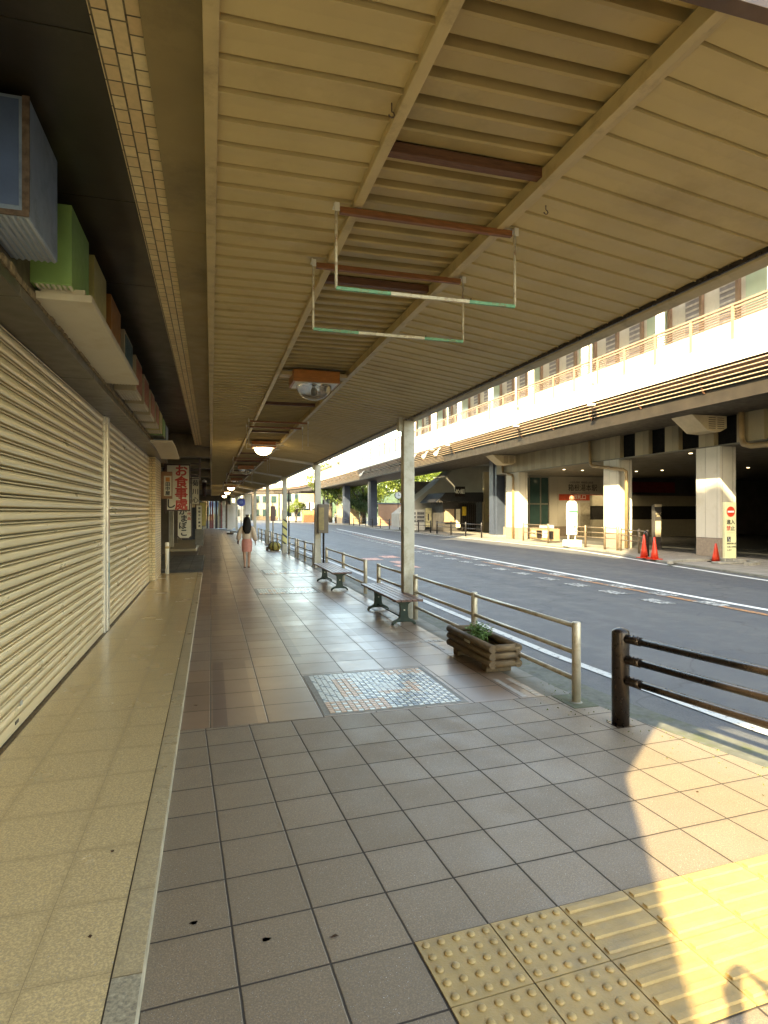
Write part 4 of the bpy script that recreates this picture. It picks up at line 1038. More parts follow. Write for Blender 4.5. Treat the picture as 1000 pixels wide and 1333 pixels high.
# lamp poles fixed outside the fascia
for y, top, lab in ((21.3, 8.7, 'slim pale pole clamped to the white fascia, nearest of the row'), (27.6, 8.8, 'slim pale pole on the fascia, second of the row'), (36.8, 8.6, 'slim pale pole on the fascia, third, beside spotlights'), (39.7, 8.6, 'slim pale pole on the fascia, fourth and farthest')):
    t = thing('fascia_pole', lab, 'pole', (14.9, y, 6), 'slim poles clamped outside the deck fascia')
    MB().lathe([(.035, 6.0), (.035, top), (.0001, top+.02)], (14.88, y, 0), 12).build('shaft', WHITEP, t)
    MB().box(14.80, 15.0, y-.14, y+.14, 5.98, 6.06).box(14.84, 15.0, y-.05, y+.05, 7.0, 7.06).build('clamp', WHITEP, t, bevel=.01)
for i, (y, z) in enumerate(((43.5, 5.75), (41.0, 5.7), (38.6, 5.68), (60, 5.5))):
    t = thing('spotlight', ('spotlight under the deck fascia, leftmost of three', 'spotlight under the deck fascia, middle of three', 'spotlight under the deck fascia, rightmost of three', 'lone far spotlight under the dark deck soffit')[i], 'spotlight', (14.8, y, z), 'spotlights under the deck edge')
    MB().path([(15.1, y, z+.35), (14.9, y-.1, z+.25), (14.75, y-.3, z)], .035, 8).build('arm', WHITEP, t)
    MB().tube((14.75, y-.3, z+.02), (14.5, y-.55, z-.12), .10, 14, .13).build('head', WHITEP, t)

# ------------------------------------------------------------------ station building
st = thing('station_building', 'railway station building with white pillars and tan panelled wall under the deck', 'station', (18, 20, 0))
XF = 17.8; ZS = 4.1
# facade above the bay
y = 2.0; i = 0
openings = [(13.3, 14.1), (15.0, 15.9), (17.0, 18.0), (18.72, 19.75), (20.5, 21.45), (22.3, 23.3)]
def seg_wall(a, b):
    global i
    y = a
    while y < b-.01:
        n_ = min(b, y+random.Random(int(y*10)).choice((.42, .62, .36)))
        MB().box(XF, XF+.3, y+.004, n_-.004, ZS, 6.3).build('facade_panel', PAN1 if i % 2 else PAN2, st); i += 1; y = n_
prev = 2.0
for a, b in openings:
    seg_wall(prev, a); prev = b
seg_wall(prev, 35.6)
MB().box(XF+.20, XF+.32, 13, 23.5, ZS, 6.3).build('dark_recess', DARKV, st)
MB().box(XF+.01, XF+.29, 2, 35.6, ZS-.05, ZS).build('facade_edge', SOFF, st)
# bay ceiling and inside
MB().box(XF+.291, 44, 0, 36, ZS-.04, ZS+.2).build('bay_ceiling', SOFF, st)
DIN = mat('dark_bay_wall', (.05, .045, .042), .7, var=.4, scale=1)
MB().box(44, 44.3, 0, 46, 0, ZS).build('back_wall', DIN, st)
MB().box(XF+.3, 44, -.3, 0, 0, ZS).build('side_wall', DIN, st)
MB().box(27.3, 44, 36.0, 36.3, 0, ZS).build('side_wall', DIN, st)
# pillars: white cladding with joints over a stone base
for x0, x1, y0, y1 in ((XF, XF+.72, 17.72, 18.85), (XF, XF+.72, 23.4, 24.5), (XF, XF+.62, 32.7, 34.3), (XF, XF+.7, 10.5, 11.6)):
    p = MB().box(x0+.012, x1-.012, y0+.012, y1-.012, .0, ZS).build('pillar', mat('pillar_joint_dark', (.10, .09, .08), .8), st)  # dark core colour shows in the cladding joints
    z0 = .70
    def clad(nm, f, mt, z0, z1):
        m = MB()
        for a, b in ((0, .12), (.13, .60), (.61, 1.0)):
            ya, yb = y0+(y1-y0)*a, y0+(y1-y0)*b
            m.box(x0, x0+.02, ya+.005, yb-.005, z0, z1)
        for a, b in ((0, .16), (.18, .80), (.82, 1.0)):
            xa, xb = x0+(x1-x0)*a, x0+(x1-x0)*b
            m.box(xa+.021 if a == 0 else xa+.004, xb-.004, y0, y0+.02, z0, z1)
        m.box(x0+.02, x1, y1-.02, y1, z0, z1).box(x1-.02, x1, y0+.02, y1-.02, z0, z1)
        m.build(nm, mt, p)
    clad('cladding', 0, STW, z0, ZS-.051)
    MB().box(x0+.004, x1-.004, y0+.004, y1-.004, .005, z0-.02).build('stone_base', STB, p)
# ticket hall wall with the station name
YW = 36.0
m_ = MB(); x = 21.9
while x < 27.25:
    m_.box(x+.006, min(27.3, x+.66)-.006, YW, YW+.2, .68, ZS-.05); x += .66
m_.build('name_wall', STW, st)
MB().box(21.9, 27.3, YW+.02, YW+.25, 0, ZS).build('wall_joint', mat('wall_joint_dark', (.14, .125, .10), .8), st)  # dark backing colour seen between the wall panels
MB().box(21.9, 24.3, YW-.01, YW+.019, 0, .68).build('brown_dado', STB, st)
MB().box(24.31, 25.2, YW-.015, YW+.018, 0, 2.3).build('service_door', mat('door_beige', (.42, .38, .30), .5), st)
nm = text('station_name', '箱根湯本駅', .50, (24.5, YW-.012, 3.28), FACE_Y, BLKP, st, sx=.92, bold=.002)
text('station_name_latin', 'Hakone-Yumoto Station', .15, (24.3, YW-.012, 2.95), FACE_Y, BLKP, st)
text('railway_name', '小田急電鉄  箱根登山鉄道', .16, (24.4, YW-.012, 3.66), FACE_Y, BLKP, st)
rb = MB().box(22.65, 26.4, YW-.03, YW-.001, 2.44, 2.86).build('red_band', mat('sign_red', (.55, .07, .03), .5), st)
text('red_band_text', '↑改札口', .34, (24.1, YW-.036, 2.65), FACE_Y, WHITEP, st, bold=.004)
pn = MB().box(23.15, 23.95, YW-.02, YW-.001, 1.15, 2.05).build('poster', WHITEP, st)
MB().box(23.35, 23.75, YW-.026, YW-.021, 1.55, 1.85).box(23.35, 23.7, YW-.026, YW-.021, 1.25, 1.35).build('poster_print', mat('poster_print', (.12, .12, .12), .5), pn)
# glazed entrance left of it
wf = MB()
for x in (18.6, 19.45, 20.35, 21.2, 21.82): wf.box(x, x+.08, YW-.03, YW+.05, .68, ZS-.05)
for z in (.68, 2.15, ZS-.15): wf.box(18.6, 21.9, YW-.025, YW+.045, z, z+.09)
wf.build('window_frame', ALU, st)
MB().box(18.6, 21.9, YW+.0, YW+.02, .7, ZS-.1).build('window_glass', mat('green_glass', (.05, .10, .095), .08, var=.4, scale=.8, bump=0), st)
MB().box(18.5, 21.9, YW-.01, YW+.04, 0, .68).build('brown_dado', STB, st)
MB().box(19.1, 19.9, YW-.035, YW-.03, 2.6, 2.85).build('lit_notice', emis('lit_notice', (.9, .95, 1.0), .25), st)
# ceiling lights
for j, (x, y) in enumerate(((19.2, 30.0), (20.6, 30.3), (22.5, 30.8), (24.2, 30.2), (18.9, 20.3), (19.6, 17.2), (22.4, 22.5), (26, 16), (30, 22), (28, 26), (25, 29), (33, 18), (34, 27))):
    MB().tube((x, y, ZS-.055), (x, y, ZS-.041), .07, 16).build('downlight', BULB, st)
MB().box(30.5, 32.0, 12.2, 12.35, 3.4, 3.5).build('strip_light', emis('strip_light', (.9, .95, 1), .7), st)
for x, y in ((19.6, 31.0), (22.6, 33.0), (25.0, 33.0)):
    ld = bpy.data.lights.new('downlight_glow', 'SPOT'); ld.energy = 140; ld.color = (1, .84, .6); ld.spot_size = R(150); ld.spot_blend = 1; ld.shadow_soft_size = .2
    lo = bpy.data.objects.new('downlight_glow', ld); COL.objects.link(lo); lo.parent = st; lo.location = (x-18, y-20, ZS-.08)
# inner low wall with black band
iw = MB().box(24.0, 35, 34.2, 34.5, 0, 1.15).box(24.0, 35, 34.2, 34.5, 2.05, 2.75).build('inner_wall', mat('inner_cream', (.17, .155, .12), .6, var=.1), st)
MB().box(24.0, 35, 34.25, 34.45, 1.15, 2.05).build('black_band', DARKV, st)
MB().box(27.6, 31.5, 35.3, 35.4, 3.0, 3.75).build('red_hanging', mat('dull_red_cloth', (.13, .008, .008), .7), st)
MB().box(35.5, 37.0, 22.0, 22.1, 2.2, 3.2).build('inner_window', emis('grey_window', (.35, .42, .45), .03), st)
# storey above the deck
UPW = mat('upper_white_wall', (.74, .70, .62), .5, var=.05)
MB().box(19.15, 19.4, 2, 58, 6.3, 12.2).build('upper_wall', UPW, st)
for k in range(30):
    y = 4+k*1.76
    MB().box(19.0, 19.149, y, y+.13, 6.3, 11.2).build('brown_mullion', RAILB, st)
    if k % 3 != 1:
        wd = MB().box(19.06, 19.149, y+.16, y+.92, 8.9, 10.6).build('window', WINB, st)
        m = MB()
        for q in range(7): m.box(19.045, 19.06, y+.18, y+.90, 8.98+q*.23, 9.06+q*.23)
        m.build('blind', mat('blind_slats', (.62, .58, .55), .5), wd)
    else:
        MB().box(19.08, 19.149, y+.3, y+1.5, 8.4, 10.9).build('window', GLASSG, st)
for k in range(19):
    y = 5+k*5.1
    MB().lathe([(.17, 6.3), (.17, 11.2)], (17.4, y, 0), 16).build('white_column', DECKW, st)
    MB().box(17.2, 19.0, y-.08, y+.08, 10.75, 10.98).build('roof_bracket', RAILB, st)
MB().box(16.9, 18.4, 2, 99, 11.2, 11.4).build('deck_roof', mat('deck_roof_grey', (.25, .23, .22), .5), st)
MB().box(16.8, 16.95, 2, 99, 10.7, 11.2).build('roof_gutter', mat('gutter_tan', (.40, .33, .24), .5), st)
m = MB()
for k in range(120): m.box(17.1, 18.9, 4+k*.8, 4.06+k*.8, 10.98, 11.1)
m.build('roof_slats', mat('roof_slats', (.18, .14, .12), .6), st)
MB().box(19.4, 46, 2, 58, 6.3, 6.6).box(19.4, 46, 2, 2.4, 6.6, 13).build('upper_slab', CONC, st)
# pipes
m = MB(); r_ = .075
m.path([(XF-.09, 25.45, 6.2), (XF-.09, 25.45, 4.2), (XF-.09, 25.40, 3.98), (XF-.09, 25.2, 3.86), (XF-.09, 24.6, 3.78), (XF-.09, 22.98, 3.55), (XF-.09, 22.78, 3.45), (XF-.09, 22.75, 3.25), (XF-.09, 22.75, .05)], r_, 12)
m.build('downpipe', PIPE, st)
m = MB(); m.path([(XF-.09, 34.6, 6.2), (XF-.09, 34.6, 4.3), (XF-.09, 34.5, 4.1), (XF-.09, 33.6, 3.95), (XF-.09, 33.3, 3.9), (XF-.09, 33.2, 3.7), (XF-.09, 33.2, .05)], r_, 12); m.build('downpipe', PIPE, st)
m = MB(); m.path([(XF-.12, 16.7, 6.2), (XF-.12, 16.7, 4.25), (XF-.12, 16.6, 4.0), (XF-.12, 16.3, 3.9), (XF-.12, 12.0, 3.8), (XF-.12, 11.9, .1)], .10, 12); m.build('downpipe', PIPE, st)
# vented corbel boxes under the deck
for y0, lab in ((17.3, 'beige vented box wedged under the deck above the front pillar'), (32.9, 'beige vented box under the deck beside the dark steel pier')):
    t = thing('vent_box', lab, 'vent', (17, y0, 4.5), 'vented boxes under the deck')
    MB().prism([(16.25, 5.09), (17.78, 5.09), (17.78, 4.66), (17.5, 4.52), (16.95, 4.55)], lambda u, v, q: (u, q, v), y0+.1, y0+1.1).build('housing', PINKB, t, bevel=.01)
    m = MB()
    for c_ in range(2):
        for q in range(6): m.box(16.98+c_*.38, 17.28+c_*.38, y0+.094, y0+.102, 4.62+q*.075, 4.647+q*.075)
    m.build('vent_slots', mat('vent_slots', (.12, .09, .06), .7), t)

# ------------------------------------------------------------------ things on the station side
def cone(x, y, h, lab):
    t = thing('traffic_cone', lab, 'traffic cone', (x, y, 0), 'red traffic cones at the bay entrance')
    MB().box(x-.19, x+.19, y-.19, y+.19, .0, .03).build('base', REDC if h > .7 else BLKM, t, bevel=.01)
    MB().lathe([(.135, .03), (.10, h*.33), (.06, h*.7), (.03, h-.01), (.0001, h)], (x, y, 0), 24).build('body', REDC, t)
    return t
cone(14.85, 17.6, .78, 'front red cone of the pair at the bay entrance')
cone(14.95, 18.25, .84, 'rear red cone of the pair, half hidden behind the front one')
c3 = cone(16.0, 16.1, .62, 'small red cone with white collar beside the no-entry sign')
MB().lathe([(.052, .47), (.040, .55)], (16.0, 16.1, 0), 20).build('white_collar', WHITEP, c3)
t = thing('bollard', 'short black capped post beside the pair of red cones', 'bollard', (15.6, 18.9, 0))
MB().lathe([(.09, 0), (.09, .72), (.10, .74), (.10, .86), (.07, .93), (.0001, .95)], (15.6, 18.9, 0), 18).build('post_body', BLKM, t)
# no-entry sign
t = thing('no_entry_sign', 'tall pale yellow no-entry sign board standing beside the front pillar', 'sign', (15.9, 15.5, 0))
sx0, sx1, sy = 15.72, 16.16, 15.45
b = MB().box(sx0, sx1, sy, sy+.10, .17, 1.96).build('board', SIGNY, t, bevel=.008)
MB().tube(((sx0+sx1)/2, sy-.001, 1.66), ((sx0+sx1)/2, sy-.006, 1.66), .165, 32).build('red_disc', mat('no_entry_red', (.60, .05, .02), .45), b)
MB().box((sx0+sx1)/2-.125, (sx0+sx1)/2+.125, sy-.010, sy-.0065, 1.63, 1.69).build('white_bar', WHITEP, b)
xc_ = (sx0+sx1)/2
text('black_characters', '進入', .165, (xc_, sy-.003, 1.32), FACE_Y, BLKP, t, bold=.004)
text('red_character', '禁', .165, (xc_-.083, sy-.003, 1.12), FACE_Y, REDP, t, bold=.003)
text('black_character', '止', .165, (xc_+.083, sy-.003, 1.12), FACE_Y, BLKP, t, bold=.003)
MB().box(xc_-.15, xc_+.13, sy-.004, sy-.0005, .985, .993).build('thin_line', mat('grey_line', (.3, .3, .2), .5), t)
wq = MB().box(xc_-.145, xc_-.005, sy-.005, sy-.0005, .70, .86).build('wheelchair_plate', BLKP, t)
m = MB()
m.tube((xc_-.085, sy-.008, .833), (xc_-.085, sy-.0055, .833), .011, 12)
ring = [(xc_-.072+.034*math.cos(a), sy-.007, .752+.034*math.sin(a)) for a in [i*.45-2.6 for i in range(9)]]
m.path(ring, .0045, 6); m.path([(xc_-.085, sy-.007, .82), (xc_-.082, sy-.007, .775), (xc_-.048, sy-.007, .775), (xc_-.034, sy-.007, .735)], .0055, 6)
m.build('wheelchair_symbol', WHITEP, wq)
for j, s_ in enumerate(('関係車両以外', 'の進入を禁止', 'します')): text('small_writing', s_, .062, (xc_-.15, sy-.003, .64-j*.105), FACE_Y, BLKP, t, align='LEFT', bold=.001)
for x in (sx0+.05, sx1-.04): MB().tube((x, sy+.05, .02), (x, sy+.05, .18), .012, 8).build('leg', ALU, t)
MB().box(sx0-.35, sx1+.25, sy-.12, sy+.22, .0, .07).build('foot_slab', CONC, t, bevel=.02)
# curved kerb island
m = MB(); pts = [(15.2+1.5*math.cos(a)*1.0+.2, 15.6+.9*math.sin(a)) for a in [i*.35-1.3 for i in range(13)]]
m.sweep([(-.08, .0), (-.08, .09), (.08, .09), (.08, .0)], pts, closed=True); structure(m.build('island_kerb', CONC))

# brown-beige rail fences at the far kerb
def far_fence(pts, lab, mt, h=.82, rails=(.78, .62, .46), r=.05, rr=.022, grp='rail fences on the station side'):
    t = thing('rail_fence', lab, 'fence', (pts[0][0], pts[0][1], 0), grp)
    for x, y in pts: MB().lathe([(r, 0), (r, h), (r*.6, h+.03), (.0001, h+.035)], (x, y, 0), 14).build('post', mt, t)
    for z in rails:
        m = MB()
        for a, b in zip(pts, pts[1:]): m.tube((*a, z), (*b, z), rr, 8)
        m.build('rail', mt, t)
    return t
FBR = mat('fence_bronze', (.20, .15, .10), .4, metal=.4, var=.2)
far_fence([(16.9, 25.9), (16.75, 24.4), (16.7, 22.9), (16.75, 22.1)], 'bronze rail fence in the sun before the middle white pillar', FBR, 1.0, (.95, .72, .5))
far_fence([(16.8, 21.95), (16.4, 20.3), (15.8, 19.1)], 'bronze rail fence sloping towards the red cones', FBR, .95, (.9, .68, .46))
far_fence([(17.3, 31.2), (17.1, 28.2)], 'short bronze rail fence with a leaflet rack before the ticket hall', FBR, 1.0, (.95, .75, .5))
t = thing('leaflet_rack', 'low rack of leaflets behind the short bronze fence', 'rack', (17.6, 29.5, 0))
rk = MB().box(17.6, 17.9, 28.4, 31.0, .1, .75).build('rack_body', mat('rack_tan', (.3, .22, .13), .5), t)
for j in range(4): MB().box(17.56, 17.599, 28.5+j*.6, 28.95+j*.6, .2+.05*(j % 2), .62).build('leaflet', (BLKM, WHITEP, BLKM, PINKB)[j], t)
MB().box(17.57, 17.6, 28.45, 29.9, .78, .95).build('title_plate', mat('plate_grey_blue', (.3, .3, .36), .5), t)
BLF = mat('fence_black', (.025, .022, .022), .4, metal=.4)
ff = [((16.55, 35.2), (16.6, 37.8), (16.6, 40.4), (16.6, 43.2)), ((16.6, 44.6), (16.6, 47.5), (16.6, 50.5)), ((16.7, 53), (16.75, 56.5), (16.8, 60)), ((16.9, 63.5), (16.9, 66.5), (16.9, 69.5), (16.9, 72.5)), ((16.9, 75), (16.9, 79))]
for j, p in enumerate(ff): far_fence(list(p), ('black rail fence before the dark-roofed kiosk', 'black rail fence left of the kiosk beside the white machines', 'black rail fence just right of the middle steel pier', 'long black rail fence left of the middle steel pier', 'short black rail fence by the far steel pier')[j], BLF, .95, (.85, .55))
# bus stop pillar, overexposed white
t = thing('bus_stop_sign', 'white rounded bus stop sign glaring in the sun before the middle pillar', 'bus stop', (16.6, 25.6, 0))
MB().prism([(-.24, .55), (.24, .55), (.24, 2.02), (.20, 2.12), (.12, 2.18), (-.12, 2.18), (-.20, 2.12), (-.24, 2.02)], lambda u, v, q: (16.75+u, q, v), 25.4, 25.6).build('panel', WHITEP, t, bevel=.02)
MB().box(16.52, 16.98, 25.39, 25.399, 1.62, 1.72).build('green_band', mat('bus_green', (.05, .35, .12), .5), t)
MB().box(16.80, 16.84, 25.39, 25.399, .75, 1.5).build('dark_strip', mat('dark_print', (.1, .1, .1), .5), t)
for x in (16.56, 16.94): MB().tube((x, 25.5, .25), (x, 25.5, .56), .03, 10).build('leg', WHITEP, t)
MB().box(16.4, 17.15, 25.25, 25.75, 0, .3).build('base', WHITEP, t, bevel=.02)
tag(MB().lathe([(.0001, 2.18), (.08, 2.2), (.13, 2.28), (.11, 2.38), (.04, 2.44), (.0001, 2.45)], (16.75, 25.5, 0), 16).build('bus_stop_finial', mat('finial_brown', (.3, .12, .07), .5)), 'small brown knob on top of the white bus stop sign', 'finial')
t = thing('information_totem', 'dark upright information totem with pale lettering panel just inside the bay', 'sign', (19.2, 22.6, 0))
MB().box(19.0, 19.35, 22.5, 22.7, 0, 1.95).build('body', DIN, t, bevel=.01)
MB().box(18.99, 19.36, 22.485, 22.499, 1.88, 2.0).build('pale_cap', PINKB, t)
MB().box(19.03, 19.32, 22.485, 22.499, .55, 1.25).build('pale_panel', PINKB, t)
text('totem_writing', 'のりば\n案内', .10, (19.18, 22.49, 1.52), FACE_Y, PINKB, t)
# boxes inside the dark bay
for j, (x, y, s_, c_, lab) in enumerate(((22.5, 15.0, 1.0, (.22, .18, .12), 'dim beige box inside the dark bay right of the front pillar'), (25.5, 15.2, 1.5, (.03, .05, .10), 'dark blue skip inside the dark bay'), (23.6, 17.4, .8, (.14, .09, .05), 'brown carton behind the beige box in the bay'))):
    t = thing('bay_box', lab, 'box', (x, y, 0), 'boxes stored in the dark bay')
    MB().box(x-.7*s_, x+.7*s_, y-.4, y+.4, 0, .55*s_).build('body', mat('bay_box_%d' % j, c_, .7), t, bevel=.02)
    MB().box(x-.72*s_, x+.72*s_, y-.42, y+.42, .55*s_, .6*s_).build('lid', mat('bay_box_%d' % j, c_), t, bevel=.01)

# ------------------------------------------------------------------ kiosk, stair, machines under the deck further left
kk = thing('kiosk', 'small black-roofed wooden kiosk under the deck', 'kiosk', (19.7, 46.5, 0))
MB().box(18.6, 21.6, 47.1, 50, 0, 2.5).build('wall', DIN, kk)
m = MB(); m.prism([(17.7, 2.45), (18.5, 3.25), (21.9, 3.30), (21.9, 2.5)], lambda u, v, q: (u, q, v), 46.2, 50.3); m.build('roof', mat('black_roof_tile', (.018, .016, .016), .5, var=.3, scale=8), kk, bevel=.02)
m = MB()
for j in range(18): m.tube((17.75+j*.23, 46.15, 2.49), (17.75+j*.23, 46.25, 2.49), .07, 8)
m.build('eave_tiles', mat('black_roof_tile'if 0 else 'eave_tile', (.05, .045, .04), .5), kk)
for j in range(9): MB().box(20.0+j*.19, 20.07+j*.19, 47.02, 47.1, .1, 2.3).build('lattice_bar', BLKM, kk)
MB().box(18.75, 19.6, 47.0, 47.1, .9, 1.9).build('counter_window', mat('kiosk_window', (.35, .26, .18), .5), kk)
MB().box(18.7, 19.65, 46.9, 47.1, .8, .9).build('counter', mat('kiosk_counter', (.3, .2, .12), .5), kk)
ks = MB().box(18.95+.3, 19.85+.3, 46.0, 46.08, 2.9, 3.75).build('sign_board', BLKM, kk)
text('sign_character', 'め組', .42, (19.7, 45.99, 3.32), FACE_Y, WHITEP, kk, bold=.01)
MB().box(20.3, 20.65, 46.9, 46.99, 1.35, 2.1).build('yellow_poster', mat('poster_yellow', (.6, .42, .05), .5), kk)
MB().box(19.75, 20.1, 46.9, 46.99, .3, 1.9).build('menu_board', CREAMP, kk)
t = thing('direction_wall_sign', 'tan wall with a yellow arrow sign right of the kiosk', 'sign', (22.2, 46, 0))
MB().box(21.9, 23.6, 46.1, 46.4, 0, 5.0).build('wall', PAN1, t)
MB().box(22.05, 23.1, 46.05, 46.1, .8, 2.8).build('panel', mat('tan_panel', (.36, .29, .14), .5), t)
text('arrow', '↑', .5, (22.6, 46.03, 1.75), FACE_Y, REDP, t, bold=.01)
text('panel_writing', '改札口', .24, (22.6, 46.03, 1.3), FACE_Y, REDP, t)
text('panel_writing', '切符', .3, (22.6, 46.03, 2.4), FACE_Y, BLKP, t)
t = thing('station_stair', 'pale sloping stair structure rising behind the kiosk', 'stair', (18, 51, 0))
GC = mat('grey_concrete_wall', (.34, .325, .29), .7, var=.1, scale=1)
MB().prism([(16.2, .3), (17.6, .3), (23.9, 5.0), (23.9, 6.2), (22.2, 6.2), (16.2, 1.5)], lambda u, v, q: (u, q, v), 51.5, 54).build('stair_flank', GC, t)
MB().box(21.6, 34, 54.02, 54.6, 2.9, 6.2).build('landing_wall', GC, t)
MB().box(18.2, 34, 55, 55.5, 0, 4.6).build('rear_wall', mat('rear_wall_grey', (.16, .15, .135), .7), t)
for j, (x, c_, lab) in enumerate(((16.95, (.55, .55, .52), 'white vending machine left of the kiosk'), (17.75, (.45, .45, .42), 'second pale vending machine next to the kiosk side'))):
    t = thing('vending_machine', lab, 'vending machine', (x, 50.2, 0), 'vending machines beside the kiosk')
    b = MB().box(x-.4, x+.4, 50.2, 50.9, .05, 1.85).build('cabinet', mat('vend_%d' % j, c_, .4), t, bevel=.02)
    for q in range(3): MB().box(x-.33, x+.33, 50.17, 50.199, .75+q*.33, .98+q*.33).build('display_row', mat('vend_display', (.12, .12, .13), .3, var=.6, scale=10), b)
t = thing('wavy_banner', 'cream upright banner with dark handwriting left of the kiosk', 'banner', (18.35, 46.9, 0))
MB().box(18.0, 18.55, 49.6, 49.65, .35, 2.0).build('cloth', mat('banner_cream', (.55, .50, .30), .7), t)
MB().box(18.2, 18.3, 49.58, 49.6, .9, 1.5).build('writing', BLKP, t)
t = thing('round_clock', 'round white clock on a thin post between the steel piers', 'clock', (20.6, 66, 0))
MB().lathe([(.05, 0), (.05, 3.3)], (20.6, 66, 0), 10).build('post', BLKM, t)
cf = MB().tube((20.6, 65.9, 3.55), (20.6, 66.05, 3.55), .42, 28).build('case', BLKM, t)
MB().tube((20.6, 65.88, 3.55), (20.6, 65.899, 3.55), .37, 28).build('dial', WHITEP, cf)
MB().box(20.585, 20.615, 65.86, 65.88, 3.5, 3.82).box(20.585, 20.8, 65.86, 65.88, 3.53, 3.57).build('hands', BLKM, cf)

# ------------------------------------------------------------------ distance: trees, houses, people
BARK = mat('bark', (.08, .06, .04), .9, var=.4, scale=6, bump=.6, bscale=10)
def leafmat(nm, c):
    k = NB(nm); oc = k.coord(); n1 = k.noise(oc, .9, 3); n2 = k.noise(oc, 9, 2)
    a = k.mix(k.ramp(n1, .35, .65), tuple(x*.6 for x in c), tuple(min(1, x*1.35) for x in c))
    a = k.mix(k.ramp(n2, .4, .7, 0, .5), a, (c[0]*1.5, c[1]*1.25, c[2]*.8))
    k.l(a, k.b.inputs['Base Color']); k.b.inputs['Roughness'].default_value = .6
    k.b.inputs['Transmission Weight'].default_value = 0
    tr = k.n('ShaderNodeBsdfTranslucent'); k.l(a, tr.inputs[0]); mx = k.n('ShaderNodeMixShader'); mx.inputs[0].default_value = .35
    out = [n for n in k.t.nodes if n.type == 'OUTPUT_MATERIAL'][0]
    k.l(k.b.outputs[0], mx.inputs[1]); k.l(tr.outputs[0], mx.inputs[2]); k.l(mx.outputs[0], out.inputs[0]); return k.m
LF = [leafmat('leaf_yellow_green', (.12, .165, .02)), leafmat('leaf_green', (.075, .12, .022)), leafmat('leaf_dark', (.04, .075, .02))]
def tree(x, y, h, r, kind, lab, n=2600, size=.17, seed=1):
    rnd = random.Random(seed); t = thing('broadleaf_tree', lab, 'tree', (x, y, 0), 'trees beyond the deck')
    m = MB(); top = Vector((x+rnd.uniform(-.3, .3), y, h*.62))
    m.tube((x, y, -.1), (x+.1, y, h*.3), r*.09, 10, r*.065); m.tube((x+.1, y, h*.3), top, r*.065, 8, r*.02)
    blobs = []
    for q in range(9):
        a = q*2.4+rnd.random(); e = Vector((x+math.cos(a)*r*rnd.uniform(.3, .75), y+math.sin(a)*r*rnd.uniform(.3, .75), h*rnd.uniform(.45, .88)))
        m.tube((x+.1, y, h*rnd.uniform(.25, .45)), e, r*.032, 6, r*.008)
        s_ = r*rnd.uniform(.34, .52); blobs.append((e, (s_, s_, s_*.8)))
    m.build('trunk', BARK, t)
    leafcloud(MB(), blobs, n, size, rnd).build('crown', LF[kind], t)
    return t
tree(23.5, 74, 8.5, 4.6, 0, 'bright yellow-green tree between the two steel piers', 4200, .17, 1)
tree(18.2, 88, 7.5, 4.0, 1, 'dark green tree left of the bright one, low over the path', 3600, .16, 2)
tree(28, 82, 11, 5.5, 0, 'tall sunlit tree behind the middle steel pier', 4200, .2, 3)
tree(33, 72, 10, 5, 0, 'sunlit tree right of the middle steel pier by the clock', 3600, .2, 4)
tree(39, 76, 11, 5.5, 0, 'yellow-green tree seen above the stair', 3200, .22, 5)
tree(24, 96, 12, 6, 1, 'green tree far behind the others', 3200, .22, 6)
tree(13.2, 98, 4.2, 1.9, 0, 'small yellow-green street tree far left by the road', 1500, .12, 7)
tree(19.6, 80, 4.6, 2.6, 2, 'rounded dark shrub-like tree in front of the path', 4200, .11, 8)
tree(20.5, 82, 8.5, 4.4, 0, 'bright tree close left of the middle steel pier', 5200, .15, 9)
tree(27.5, 76, 9, 4.8, 0, 'sunlit tree just above the orange wall', 5200, .16, 10)
tree(17.9, 93, 9.5, 4.2, 0, 'tall pale green tree above the dark shrub-like tree', 4200, .17, 12)
def house(x0, x1, y0, y1, h, wm, rm, lab, rows=2, cols=3, gable=True, seed=0):
    t = thing('town_house', lab, 'house', ((x0+x1)/2, y0, 0), 'houses at the far end of the street')
    MB().box(x0, x1, y0, y1, -.1, h).build('wall', wm, t)
    if gable: MB().prism([(x0-.4, h), (x1+.4, h), ((x0+x1)/2, h+(x1-x0)*.28)], lambda u, v, q: (u, q, v), y0-.4, y1+.3).build('roof', rm, t)
    else: MB().box(x0-.2, x1+.2, y0-.3, y1, h, h+.35).build('roof', rm, t)
    w_ = (x1-x0)/cols
    for i in range(cols):
        for j in range(rows):
            a = x0+w_*(i+.2); z = .8+j*(h/rows)*.98
            f = MB().box(a-.06, a+w_*.6+.06, y0-.06, y0, z-.06, z+h/rows*.5+.06).build('window', ALU, t)
            MB().box(a, a+w_*.6, y0-.08, y0-.061, z, z+h/rows*.5).build('pane', GLASSD, f)
    return t
HW = mat('house_white', (.62, .58, .50), .7); HT = mat('house_tan', (.40, .30, .19), .7); HR = mat('house_red_roof', (.30, .10, .06), .7); HG = mat('house_grey_roof', (.12, .12, .13), .6)
house(-13, -6.5, 128, 136, 6.5, HW, HR, 'white house with reddish gable roof at the end of the street', 2, 3)
house(-5.8, .5, 130, 138, 7.5, HT, HG, 'tan shop house beside the white one at the street end', 2, 4, False)
house(1.2, 7.5, 126, 134, 5.5, HW, HG, 'low white shop house right of the tan one', 2, 4, False)
house(8.2, 13.5, 128, 136, 8.5, HT, HR, 'taller tan house with red gable roof near the end of the deck', 3, 3)
house(14, 21, 121, 130, 6, HW, HG, 'white flat-roofed house behind the crossing bridge', 2, 4, False)
house(-22, -14, 110, 125, 8, HT, HG, 'tan house at the left of the street end', 3, 4, False)
hs = thing('shop_shed', 'tan shed with dark band and green awning beside the far steel pier', 'shed', (18.6, 84, 0))
MB().box(17.9, 20.4, 84, 88, 0, 4.2).build('wall', HT, hs)
